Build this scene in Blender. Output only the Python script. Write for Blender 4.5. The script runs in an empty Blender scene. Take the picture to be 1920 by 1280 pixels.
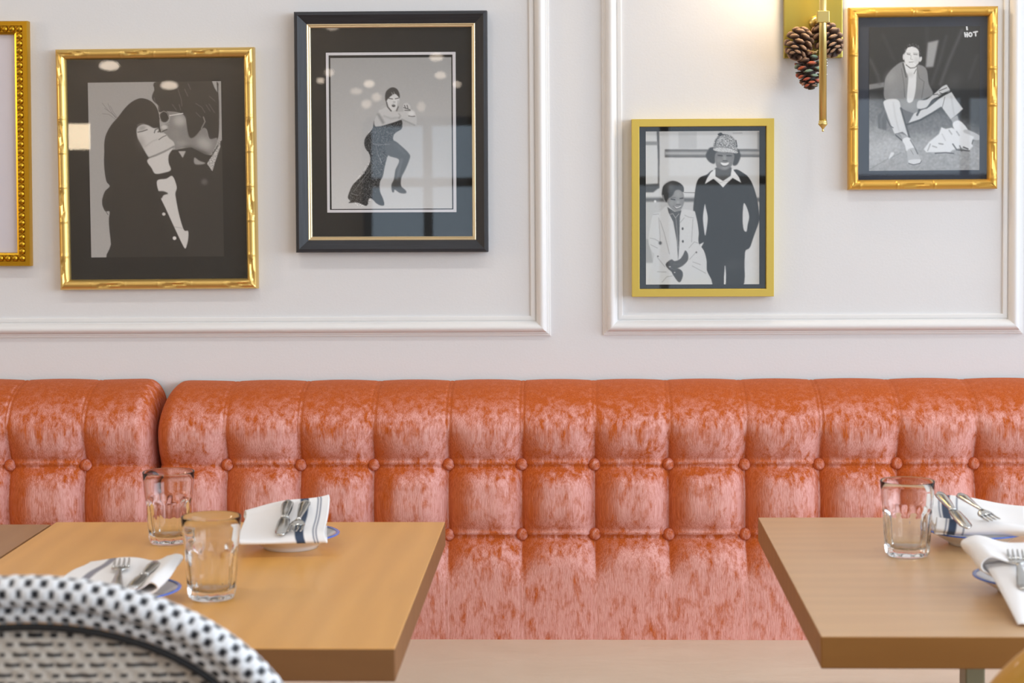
import bpy, bmesh, math, random
import numpy as np
from mathutils import Vector, Matrix

S = bpy.context.scene
COL = S.collection
random.seed(7)
PI = math.pi

# ------------------------------------------------------------------ camera
FPX = 3500.0
PITCH, YAW, ROLL, CY = 0.0470637, 0.0368066, -0.00693725, 505.628
CAM = Vector((0.0, -3.33, 1.25))
fw = Vector((-math.sin(YAW) * math.cos(PITCH), math.cos(YAW) * math.cos(PITCH), -math.sin(PITCH)))
rt0 = Vector((math.cos(YAW), math.sin(YAW), 0))
up0 = rt0.cross(fw)
rt = math.cos(ROLL) * rt0 + math.sin(ROLL) * up0
up = -math.sin(ROLL) * rt0 + math.cos(ROLL) * up0
cd = bpy.data.cameras.new('camera')
cam = bpy.data.objects.new('camera', cd)
COL.objects.link(cam)
cam.matrix_world = Matrix(((rt.x, up.x, -fw.x, CAM.x), (rt.y, up.y, -fw.y, CAM.y), (rt.z, up.z, -fw.z, CAM.z), (0, 0, 0, 1)))
cd.sensor_width = 36.0
cd.lens = FPX / 1920 * 36
cd.shift_y = -(640 - CY) / 1920
cd.clip_start = 0.05
cd.dof.use_dof = True
cd.dof.focus_distance = 3.22
cd.dof.aperture_fstop = 7.6
S.camera = cam


def at(px, py, Y=None, Z=None):
    """world point seen at a photo pixel, on the plane Y=const or Z=const"""
    d = fw + rt * ((px - 960) / FPX) - up * ((py - CY) / FPX)
    t = (Y - CAM.y) / d.y if Y is not None else (Z - CAM.z) / d.z
    return CAM + d * t


# ------------------------------------------------------------------ world, lights, exposure
S.view_settings.view_transform = 'Standard'
S.view_settings.look = 'None'
S.view_settings.gamma = 1.0
S.view_settings.use_curve_mapping = False
S.view_settings.exposure = -0.1
w = bpy.data.worlds.new('world')
S.world = w
w.use_nodes = True
w.node_tree.nodes['Background'].inputs[0].default_value = (0.75, 0.85, 1.0, 1)
w.node_tree.nodes['Background'].inputs[1].default_value = 1.0


def area(name, loc, look, sx, sy, radiance, color, shape='RECTANGLE', spread=PI):
    l = bpy.data.lights.new(name, 'AREA')
    l.shape = shape
    l.size = sx
    l.size_y = sy
    a = sx * sy * (PI / 4 if shape in ('DISK', 'ELLIPSE') else 1)
    l.energy = radiance * a * PI
    l.color = color
    l.spread = spread
    o = bpy.data.objects.new(name, l)
    COL.objects.link(o)
    o.location = loc
    o.rotation_euler = (Vector(look) - Vector(loc)).to_track_quat('-Z', 'Y').to_euler()
    return o


DAY = (0.77, 0.885, 1.0)
# big shop window on the right-hand wall
area('daylight_right', (4.97, -4.6, 1.75), (0, -4.6, 1.75), 8.0, 2.1, 7.9, DAY)
# shop windows of the far side of the room
area('daylight_front', (0.55, -8.97, 1.15), (0.55, 0, 1.15), 1.5, 1.3, .40, (0.6, 0.83, 1.0))
area('daylight_front_b', (2.5, -8.97, 1.15), (2.5, 0, 1.15), 1.7, 1.3, .8, (0.65, 0.85, 1.0))
area('daylight_front_c', (-1.0, -8.97, 1.15), (-1.0, 0, 1.15), 0.8, 1.0, 1.0, (0.55, 0.8, 1.0))
# ceiling downlights above the banquette
for i, x in enumerate((-2.0, -0.75, 0.5, 1.75)):
    area('downlight', (x, -1.55, 2.96), (x, -1.35, 0), 0.16, 0.16, 86.0, (1.0, 0.97, 0.93), 'DISK')
# lamps deeper in the room (their reflections show in the picture glass): photo pixel of the glint, its size, depth, strength
for (px, py, sx, sy, yy, L) in ((205, 123, 37, 18, -6.2, 11), (317, 160, 32, 15, -6.6, 10), (623, 50, 26, 14, -5.8, 5), (712, 46, 20, 9, -6.4, 3), (818, 107, 26, 15, -6.0, 6), (826, 141, 21, 14, -6.8, 5), (692, 157, 20, 13, -6.4, 6),
                                (668, 171, 22, 12, -7.0, 3), (706, 182, 18, 16, -7.4, 3.5), (687, 195, 19, 16, -7.2, 3.5), (617, 136, 18, 14, -6.2, 5), (601, 151, 14, 10, -6.6, 9), (857, 158, 15, 12, -7.0, 6), (790, 200, 15, 19, -7.6, 2.5)):
    wp = at(px, py, Y=-.013)
    dd = wp - CAM
    tt = (yy - wp.y) / -dd.y
    lp_ = Vector((wp.x + dd.x * tt, yy, wp.z + dd.z * tt))
    k_ = (dd.y * (1 + tt)) / FPX
    area('hanging_lamp', lp_, wp, sx * k_, sy * k_, L, (1.0, 0.84, 0.68), 'ELLIPSE')
wp = at(148, 256, Y=-.013)
dd = wp - CAM
tt = 1.75
area('table_lamp', (wp.x + dd.x * tt, wp.y - dd.y * tt, wp.z + dd.z * tt), wp,   .105, .125, 15, (1.0, 0.80, 0.55))
area('left_fill', (-4.9, -2.2, 1.8), (0, -1.2, 1.5), .8, .6, 22, (1.0, 0.80, 0.58))  # warm fill added for the left-facing moulding sides, no known lamp there
area('far_wall_fill', (-2.9, -7.7, 2.93), (-2.9, -9.0, 1.35), 1.6, .25, 48, (1.0, 0.82, 0.62))  # added fill that warms the far wall mirrored in the picture mats
area('ceiling_fill', (-0.6, -4.6, 2.95), (-0.6, -3.8, 0), 4.5, 2.0, 1.6, (1.0, 0.88, 0.74))  # added soft overhead fill, stands for no actual fixture


# ------------------------------------------------------------------ materials
def srgb(r, g=None, b=None):
    if g is None:
        g = b = r
    f = lambda c: (c / 255 / 12.92) if c / 255 <= 0.04045 else ((c / 255 + 0.055) / 1.055) ** 2.4
    return (f(r), f(g), f(b), 1)


def mat(name, color, rough=0.5, metal=0.0, **kw):
    m = bpy.data.materials.new(name)
    m.use_nodes = True
    b = m.node_tree.nodes['Principled BSDF']
    b.inputs['Base Color'].default_value = color
    b.inputs['Roughness'].default_value = rough
    b.inputs['Metallic'].default_value = metal
    for k, v in kw.items():
        b.inputs[k.replace('_', ' ')].default_value = v
    return m


class NT:
    def __init__(s, m):
        s.t = m.node_tree
        s.b = s.t.nodes.get('Principled BSDF')

    def n(s, typ, **kw):
        nd = s.t.nodes.new(typ)
        for k, v in kw.items():
            setattr(nd, k, v)
        return nd

    def l(s, a, b):
        s.t.links.new(a, b)

    def coords(s, scale=(1, 1, 1), kind='Object', rot=(0, 0, 0)):
        tc = s.n('ShaderNodeTexCoord')
        mp = s.n('ShaderNodeMapping')
        mp.inputs['Scale'].default_value = scale
        mp.inputs['Rotation'].default_value = rot
        s.l(tc.outputs[kind], mp.inputs[0])
        return mp.outputs[0]

    def noise(s, vec, scale, detail=4, rough=.5, dist=0):
        nd = s.n('ShaderNodeTexNoise')
        s.l(vec, nd.inputs['Vector'])
        nd.inputs['Scale'].default_value = scale
        nd.inputs['Detail'].default_value = detail
        nd.inputs['Roughness'].default_value = rough
        nd.inputs['Distortion'].default_value = dist
        return nd.outputs['Fac']

    def ramp(s, fac, stops):
        r = s.n('ShaderNodeValToRGB')
        e = r.color_ramp.elements
        while len(e) < len(stops):
            e.new(0.5)
        for i, (p, c) in enumerate(stops):
            e[i].position = p
            e[i].color = c
        s.l(fac, r.inputs[0])
        return r.outputs[0]

    def mix(s, fac, a, b, blend='MIX'):
        x = s.n('ShaderNodeMix', data_type='RGBA', blend_type=blend)
        for sock, v in ((x.inputs[0], fac), (x.inputs[6], a), (x.inputs[7], b)):
            if isinstance(v, (int, float, tuple)):
                sock.default_value = v
            else:
                s.l(v, sock)
        return x.outputs[2]

    def math(s, op, a, b=0.0, clamp=False):
        x = s.n('ShaderNodeMath', operation=op, use_clamp=clamp)
        for sock, v in ((x.inputs[0], a), (x.inputs[1], b)):
            if isinstance(v, (int, float)):
                sock.default_value = v
            else:
                s.l(v, sock)
        return x.outputs[0]

    def bump(s, h, strength, dist=0.002):
        bn = s.n('ShaderNodeBump')
        bn.inputs['Strength'].default_value = strength
        bn.inputs['Distance'].default_value = dist
        s.l(h, bn.inputs['Height'])
        s.l(bn.outputs[0], s.b.inputs['Normal'])


def wood(name, base, dark, axis='Y', rough=0.36, scale=1.0, figure=0.5, coat=0.15):
    m = mat(name, base, rough)
    t = NT(m)
    k = {'Y': (14, 1.6, 14), 'X': (1.6, 14, 14), 'Z': (14, 14, 1.6)}[axis]
    v = t.coords(tuple(q * scale for q in k))
    n1 = t.noise(v, 1.0, 5, .55, 1.2)
    n2 = t.noise(t.coords(tuple(q * scale * 9 for q in k)), 1.2, 3, .6)
    wv = t.n('ShaderNodeTexWave', wave_type='BANDS', bands_direction={'Y': 'X', 'X': 'Y', 'Z': 'X'}[axis])
    t.l(t.coords({'Y': (1, .22, 1), 'X': (.22, 1, 1), 'Z': (1, 1, .22)}[axis]), wv.inputs['Vector'])
    wv.inputs['Scale'].default_value = 9 * scale
    wv.inputs['Distortion'].default_value = 5.5
    wv.inputs['Detail'].default_value = 2
    wv.inputs['Detail Scale'].default_value = 1.2
    mixd = t.mix(n1, dark, base)
    f = t.math('MULTIPLY', wv.outputs['Fac'], figure)
    c2 = t.mix(f, mixd, tuple(x * .86 for x in dark[:3]) + (1,))
    c3 = t.mix(t.math('MULTIPLY', n2, .35), c2, dark)
    t.l(c3, t.b.inputs['Base Color'])
    t.b.inputs['Coat Weight'].default_value = coat
    t.b.inputs['Coat Roughness'].default_value = .3
    t.bump(n2, .08, .001)
    return m


M = {}
# painted plaster
m = M['wall'] = mat('wall_paint', (0.765, 0.76, 0.77, 1), 0.55)
t = NT(m)
v = t.coords()
n = t.noise(v, 260, 2, .6)
n2 = t.noise(v, 30, 4, .6)
t.bump(t.math('ADD', n, t.math('MULTIPLY', n2, 1.4)), .10, .0015)
M['trim'] = mat('trim_paint', (0.83, 0.82, 0.815, 1), 0.38)
M['dimwall'] = mat('room_paint', (0.45, 0.44, 0.43, 1), 0.7)
M['warmwall'] = mat('warm_room_paint', (0.50, 0.43, 0.35, 1), 0.7)
M['ceil'] = mat('ceiling_paint', (0.80, 0.80, 0.80, 1), 0.8)
M['floor'] = wood('floor_wood', (0.22, 0.13, 0.07, 1), (0.12, 0.07, 0.035, 1), 'X', .45)
M['black_metal'] = mat('black_window_metal', (0.02, 0.02, 0.02, 1), .4)

# velvet
m = M['velvet'] = mat('rust_pink_velvet', (0.6, 0.2, 0.14, 1), 0.85)
t = NT(m)
at_ = t.n('ShaderNodeAttribute', attribute_name='nap_sheen')
na = t.noise(t.coords((58, 58, 27)), 1.0, 8, .74, .4)
nb = t.noise(t.coords((95, 95, 26)), 1.0, 4, .65, .4)
nc = t.noise(t.coords((5, 5, 4)), 1.0, 2, .5)
s1 = t.math('ADD', t.math('MULTIPLY', na, .60), t.math('MULTIPLY', nb, .46))
s1 = t.math('ADD', s1, t.math('MULTIPLY', nc, .18))
s2 = t.math('ADD', s1, t.math('MULTIPLY', at_.outputs['Fac'], .13))
patch = t.ramp(s2, [(.61, (0, 0, 0, 1)), (.775, (1, 1, 1, 1))])
fine = t.noise(t.coords((620, 620, 14)), 1.0, 2, .6)
fine = t.math('MULTIPLY', t.math('SUBTRACT', fine, .22), 1.7, True)
fine2 = t.noise(t.coords((420, 420, 420)), 1.0, 2, .6)
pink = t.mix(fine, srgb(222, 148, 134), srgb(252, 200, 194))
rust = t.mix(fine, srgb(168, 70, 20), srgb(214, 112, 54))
# the pile: a rust ground seen between the fibres, and pink fibre flanks that lean down and answer strongly to the light's side
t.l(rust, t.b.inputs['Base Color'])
t.b.inputs['Specular IOR Level'].default_value = .1
t.b.inputs['Sheen Weight'].default_value = .12
t.b.inputs['Sheen Roughness'].default_value = .4
t.b.inputs['Sheen Tint'].default_value = (1.0, .66, .56, 1)
t.bump(t.math('ADD', fine, t.math('MULTIPLY', fine2, .4)), .3, .0007)
bnode = t.b.inputs['Normal'].links[0].from_node
vm = t.n('ShaderNodeVectorMath', operation='MULTIPLY')
vm.inputs[1].default_value = (3.1, 1.0, 1.35)
t.l(bnode.outputs[0], vm.inputs[0])
va = t.n('ShaderNodeVectorMath', operation='ADD')
va.inputs[1].default_value = (0, 0, -.22)
t.l(vm.outputs[0], va.inputs[0])
vn = t.n('ShaderNodeVectorMath', operation='NORMALIZE')
t.l(va.outputs[0], vn.inputs[0])
df = t.n('ShaderNodeBsdfDiffuse')
t.l(pink, df.inputs['Color'])
t.l(vn.outputs[0], df.inputs['Normal'])
mxs = t.n('ShaderNodeMixShader')
# pile sheen with side light put into the colour: right faces pink, left ones rust
vi = t.n('ShaderNodeVectorMath', operation='ADD')
vi.inputs[1].default_value = (.46, 0, -.30)
geo_v = t.n('ShaderNodeNewGeometry')
t.l(geo_v.outputs['Incoming'], vi.inputs[0])
vin = t.n('ShaderNodeVectorMath', operation='NORMALIZE')
t.l(vi.outputs[0], vin.inputs[0])
vd = t.n('ShaderNodeVectorMath', operation='DOT_PRODUCT')
t.l(vin.outputs[0], vd.inputs[0])
t.l(vn.outputs[0], vd.inputs[1])
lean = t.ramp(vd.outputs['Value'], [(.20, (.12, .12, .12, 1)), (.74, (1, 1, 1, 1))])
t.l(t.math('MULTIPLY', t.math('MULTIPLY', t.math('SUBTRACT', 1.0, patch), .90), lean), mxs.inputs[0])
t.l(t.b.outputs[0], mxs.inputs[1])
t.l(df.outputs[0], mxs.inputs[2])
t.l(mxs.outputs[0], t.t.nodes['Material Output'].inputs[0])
# seat vinyl
m = M['vinyl'] = mat('taupe_vinyl', srgb(214, 190, 168), .5)
t = NT(m)
n = t.noise(t.coords((5, 9, 5)), 1.2, 4, .6, .8)
t.l(t.mix(n, srgb(222, 206, 184), srgb(240, 226, 206)), t.b.inputs['Base Color'])
t.bump(n, .3, .01)
# woods
M['oak_warm'] = wood('honey_oak', srgb(242, 184, 100), srgb(220, 158, 76), 'Y', .36, .8, .34)
M['oak_right'] = wood('pale_walnut', srgb(222, 182, 134), srgb(196, 154, 108), 'X', .33, .8, .24, .3)
M['oak_dark'] = wood('brown_oak', srgb(176, 130, 82), srgb(154, 108, 64), 'Y', .4, .8, .25)
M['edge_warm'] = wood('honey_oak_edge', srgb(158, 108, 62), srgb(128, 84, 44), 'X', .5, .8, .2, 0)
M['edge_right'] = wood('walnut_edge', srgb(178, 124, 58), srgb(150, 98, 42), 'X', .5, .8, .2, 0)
M['post'] = mat('olive_grey_metal', srgb(160, 150, 118), .45, .2)
# metals
M['gold_bamboo'] = mat('champagne_gold', srgb(226, 190, 112), .34, .8)
M['gold_bead'] = mat('antique_gold', srgb(205, 158, 40), .30, .9)
M['gold_yellow'] = mat('bright_bamboo_gold', srgb(222, 174, 80), .36, .55)
M['gold_node'] = mat('pale_node_gold', srgb(250, 214, 130), .3, .7)
M['gold_flat'] = mat('satin_olive_gold', srgb(222, 196, 96), .42, .45)
M['gold_lip'] = mat('pale_gold_lip', srgb(228, 208, 168), .3, .6)
M['brass'] = mat('polished_brass', srgb(226, 202, 128), .30, .9)
M['brass_plate'] = mat('satin_brass', srgb(188, 170, 82), .28, .85)
for nm, sc in (('blackwood_h', (8, 300, 300)), ('blackwood_v', (300, 300, 8))):
    m = M[nm] = mat(nm, srgb(34, 36, 41), .5)
    t = NT(m)
    n = t.noise(t.coords(sc), 1.0, 4, .7, .2)
    t.l(t.mix(n, srgb(16, 17, 20), srgb(58, 60, 67)), t.b.inputs['Base Color'])
    t.bump(n, .5, .001)
M['mat_black'] = mat('black_mat_board', srgb(24, 27, 29), .8)
M['mat_slate'] = mat('slate_mat_board', srgb(52, 58, 72), .8)
M['mat_white'] = mat('white_mat_board', srgb(226, 224, 228), .8)
M['paper_lilac'] = mat('pale_lilac_paper', srgb(226, 220, 228), .8)
# vertex-coloured prints and weaves
for nm, r in (('print', .6), ('weave', .45), ('cloth', .9), ('cone', .7)):
    m = M[nm] = mat(nm + '_surface', (1, 1, 1, 1), r)
    t = NT(m)
    a = t.n('ShaderNodeAttribute', attribute_name='Col')
    t.l(a.outputs['Color'], t.b.inputs['Base Color'])
NT(M['cloth']).b.inputs['Sheen Weight'].default_value = .1
# picture glazing: clear with surface reflection
m = M['pane'] = bpy.data.materials.new('picture_glass')
m.use_nodes = True
t = NT(m)
t.t.nodes.remove(t.b)
fr = t.n('ShaderNodeFresnel')
geo = t.n('ShaderNodeNewGeometry')
io = t.math('ADD', 1.5, t.math('MULTIPLY', geo.outputs['Backfacing'], -.8333))
t.l(io, fr.inputs[0])
tr = t.n('ShaderNodeBsdfTransparent')
gl = t.n('ShaderNodeBsdfGlossy')
gl.inputs['Roughness'].default_value = .01
mx = t.n('ShaderNodeMixShader')
t.l(fr.outputs[0], mx.inputs[0])
t.l(tr.outputs[0], mx.inputs[1])
t.l(gl.outputs[0], mx.inputs[2])
t.l(mx.outputs[0], t.t.nodes['Material Output'].inputs[0])
M['glass'] = mat('tumbler_glass', (0.985, 0.99, 0.99, 1), 0.0, 0, Transmission_Weight=1.0, IOR=1.31)
M['china'] = mat('white_china', srgb(238, 238, 240), .12, 0, Coat_Weight=.5)
M['blue_rim'] = mat('blue_rim_glaze', srgb(78, 112, 205), .15)
M['steel'] = mat('polished_steel', (0.62, 0.62, 0.60, 1), .16, 1.0)
M['black_pipe'] = mat('black_pipe', (.012, .014, .018, 1), .35)
M['rattan'] = mat('honey_rattan', srgb(200, 146, 58), .35, 0, Coat_Weight=.3)
M['shade'] = mat('linen_shade', srgb(240, 228, 205), .8, 0, Transmission_Weight=.3)
M['twine'] = mat('gold_twine', srgb(190, 160, 110), .5, .4)
M['silver'] = mat('silver_bead', (.8, .8, .8, 1), .2, 1)


# ------------------------------------------------------------------ mesh helpers
def link(name, me, material=None, parent=None, smooth=True):
    if material is not None:
        for q in (material if isinstance(material, (list, tuple)) else [material]):
            me.materials.append(q)
    if smooth:
        me.polygons.foreach_set('use_smooth', [True] * len(me.polygons))
    o = bpy.data.objects.new(name, me)
    COL.objects.link(o)
    if parent is not None:
        o.parent = parent
    return o


def pymesh(name, vs, fs, material=None, parent=None, smooth=True, mi=None):
    me = bpy.data.meshes.new(name)
    me.from_pydata([tuple(v) for v in vs], [], fs)
    me.update()
    o = link(name, me, material, parent, smooth)
    if mi is not None:
        me.polygons.foreach_set('material_index', mi)
    return o


def setcol(o, cols):
    a = o.data.attributes.new('Col', 'FLOAT_COLOR', 'POINT')
    a.data.foreach_set('color', np.asarray(cols, dtype=np.float32).ravel())


def thing(name, loc, label, cat, group=None, rz=0.0):
    o = bpy.data.objects.new(name, None)
    o.empty_display_size = .05
    COL.objects.link(o)
    o.location = loc
    o.rotation_euler.z = rz
    tag(o, label, cat, group)
    return o


def tag(o, label, cat, group=None):
    o['label'] = label
    o['category'] = cat
    if group:
        o['group'] = group
    return o


def struct(o):
    o['kind'] = 'structure'
    return o


class MB:
    """collects shapes into one mesh"""

    def __init__(s):
        s.v, s.f, s.m = [], [], []

    def add(s, vs, fs, mi=0):
        k = len(s.v)
        s.v += [tuple(v) for v in vs]
        s.f += [tuple(i + k for i in f) for f in fs]
        s.m += [mi] * len(fs)

    def box(s, a, b, mi=0, bev=0.0, seg=2):
        bm = bmesh.new()
        bmesh.ops.create_cube(bm, size=1)
        c = [(a[i] + b[i]) / 2 for i in range(3)]
        d = [abs(b[i] - a[i]) for i in range(3)]
        for v in bm.verts:
            v.co = Vector([c[i] + v.co[i] * d[i] for i in range(3)])
        if bev > 0:
            bmesh.ops.bevel(bm, geom=bm.edges[:], offset=bev, segments=seg, affect='EDGES', profile=.5)
        bm.verts.index_update()
        s.add([v.co for v in bm.verts], [[v.index for v in f.verts] for f in bm.faces], mi)
        bm.free()

    def tube(s, pts, r, n=12, mi=0, caps=True, closed=False):
        pts = [Vector(p) for p in pts]
        rs = r if isinstance(r, (list, tuple)) else [r] * len(pts)
        N = len(pts)
        ring = []
        prev = None
        for i, p in enumerate(pts):
            if closed:
                d = pts[(i + 1) % N] - pts[i - 1]
            else:
                d = pts[min(i + 1, N - 1)] - pts[max(i - 1, 0)]
            d.normalize()
            if prev is None:
                a = d.orthogonal().normalized()
            else:
                a = (prev - d * prev.dot(d)).normalized()
            prev = a
            b = d.cross(a)
            ring.append([p + (a * math.cos(2 * PI * k / n) + b * math.sin(2 * PI * k / n)) * rs[i] for k in range(n)])
        vs = [q for g in ring for q in g]
        fs = []
        for i in range(N if closed else N - 1):
            j = (i + 1) % N
            for k in range(n):
                fs.append((i * n + k, i * n + (k + 1) % n, j * n + (k + 1) % n, j * n + k))
        if caps and not closed:
            fs.append(tuple(range(n))[::-1])
            fs.append(tuple((N - 1) * n + k for k in range(n)))
        s.add(vs, fs, mi)

    def lathe(s, prof, n=32, c=(0, 0, 0), mi=0, fr=None):
        """prof: list of (r,z); closed with poles if r==0"""
        vs, fs, idx = [], [], []
        for j, (r, z) in enumerate(prof):
            if r <= 1e-7:
                idx.append([len(vs)] * n)
                vs.append((c[0], c[1], c[2] + z))
            else:
                row = []
                for k in range(n):
                    th = 2 * PI * k / n
                    rr = r if fr is None else fr(r, z, th, j)
                    row.append(len(vs))
                    vs.append((c[0] + rr * math.cos(th), c[1] + rr * math.sin(th), c[2] + z))
                idx.append(row)
        for j in range(len(prof) - 1):
            for k in range(n):
                a, b, cc, d = idx[j][k], idx[j][(k + 1) % n], idx[j + 1][(k + 1) % n], idx[j + 1][k]
                f = []
                for q in (a, b, cc, d):
                    if q not in f:
                        f.append(q)
                if len(f) >= 3:
                    fs.append(tuple(f))
        s.add(vs, fs, mi)

    def sphere(s, c, r, n=12, mi=0, sz=1.0):
        pr = [(r * math.sin(PI * i / (n // 2)), -r * sz * math.cos(PI * i / (n // 2))) for i in range(n // 2 + 1)]
        pr[0] = (0, pr[0][1])
        pr[-1] = (0, pr[-1][1])
        s.lathe(pr, n, c, mi)

    def build(s, name, material, parent=None, smooth=True):
        return pymesh(name, s.v, s.f, material, parent, smooth, s.m)


def auto_smooth(o, ang=40):
    me = o.data
    bm = bmesh.new()
    bm.from_mesh(me)
    for e in bm.edges:
        if len(e.link_faces) == 2 and e.calc_face_angle(0) > math.radians(ang):
            e.smooth = False
    bm.to_mesh(me)
    bm.free()
    return o


# ------------------------------------------------------------------ room shell
def slab(name, a, b, mt):
    q = MB()
    q.box(a, b)
    return struct(q.build(name, mt, smooth=False))


XL, XR, YF, H = -5.0, 5.0, -9.0, 3.0
slab('floor', (XL, YF, -.1), (XR, 0, 0), M['floor'])
slab('ceiling', (XL, YF, H), (XR, 0, H + .1), M['ceil'])
slab('wall_back', (XL, 0, -.1), (XR, .12, H + .1), M['wall'])
slab('wall_left', (XL - .1, YF, -.1), (XL, .12, H + .1), M['warmwall'])


def wall_with_holes(name, axis, const, thick, lo, hi, holes, mt):
    """axis 'x': wall at X=const spanning Y; axis 'y': wall at Y=const spanning X"""
    q = MB()
    cuts = sorted(set([lo, hi] + [h for o in holes for h in o[:2]]))
    for a, b in zip(cuts[:-1], cuts[1:]):
        spans = [(0, H)]
        for (h0, h1, z0, z1) in holes:
            if h0 <= a and b <= h1:
                spans = [(0, z0), (z1, H)]
        for z0, z1 in spans:
            if axis == 'x':
                q.box((const, a, z0), (const + thick, b, z1))
            else:
                q.box((a, const, z0), (b, const + thick, z1))
    return struct(q.build(name, mt, smooth=False))


HR = [(-8.6, -.6, .7, 2.8)]
wall_with_holes('wall_right', 'x', XR, .15, YF, .12, HR, M['dimwall'])
HF = [(-.2, 1.3, .5, 1.8), (1.65, 3.35, .5, 1.8), (-1.4, -.6, .65, 1.65)]
wall_with_holes('wall_front', 'y', YF - .15, .15, XL, XR, HF, M['warmwall'])
n_w = 1
for (a, b, z0, z1) in HR:
    q = MB()
    for y in np.linspace(a, b, 9):
        q.box((XR - .06, y - .025, z0), (XR - .035, y + .025, z1))
    for z in (z0, z1 - .6, z1):
        q.box((XR - .06, a, z - .025), (XR - .035, b, z + .025))
    struct(q.build('window_%d' % n_w, M['black_metal'], smooth=False))
    n_w += 1
for (a, b, z0, z1) in HF:
    q = MB()
    for x in np.linspace(a, b, 3):
        q.box((x - .03, YF + .035, z0), (x + .03, YF + .06, z1))
    for z in (z0, (z0 + z1) / 2 + .1, z1):
        q.box((a, YF + .035, z - .03), (b, YF + .06, z + .03))
    struct(q.build('window_%d' % n_w, M['black_metal'], smooth=False))
    n_w += 1

# ------------------------------------------------------------------ wall mouldings
MPROF = [(0, 0), (0, .0035), (.0028, .0048), (.007, .0042), (.0088, .0022), (.0098, .0022), (.0102, .0066), (.013, .011), (.0165, .0145), (.020, .016), (.0235, .0155),
         (.0265, .013), (.028, .0095), (.0284, .0070), (.031, .0066), (.0316, .0042), (.0345, .0038), (.0352, .0015), (.0362, .0015), (.0362, 0)]


def moulding(name, x0, x1, z0, z1):
    """rectangle frame of picture-rail moulding; the OUTER edges are given, the profile runs from the inner edge outward"""
    W = MPROF[-1][0]
    q = MB()
    rings = []
    for (u, h) in MPROF:
        d = W - u
        rings.append([(x0 + d, -h, z0 + d), (x1 - d, -h, z0 + d), (x1 - d, -h, z1 - d), (x0 + d, -h, z1 - d)])
    # each side with its own vertices, so the mitres stay crisp
    for sd in range(4):
        a, b = sd, (sd + 1) % 4
        vs, fs = [], []
        for rg in rings:
            vs += [rg[a], rg[b]]
        for i in range(len(rings) - 1):
            fs.append((2 * i, 2 * i + 1, 2 * i + 3, 2 * i + 2))
        q.add(vs, fs)
    o = struct(q.build(name, M['trim'], smooth=True))
    auto_smooth(o, 35)
    return o


a = at(1033.5, 628.7, Y=0)
moulding('trim_1', -2.4, a.x, a.z - .001, 2.25)
b = at(1130, 628.8, Y=0)
c = at(1917.5, 625.5, Y=0)
moulding('trim_2', b.x, c.x, (b.z + c.z) / 2, 2.25)


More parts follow.
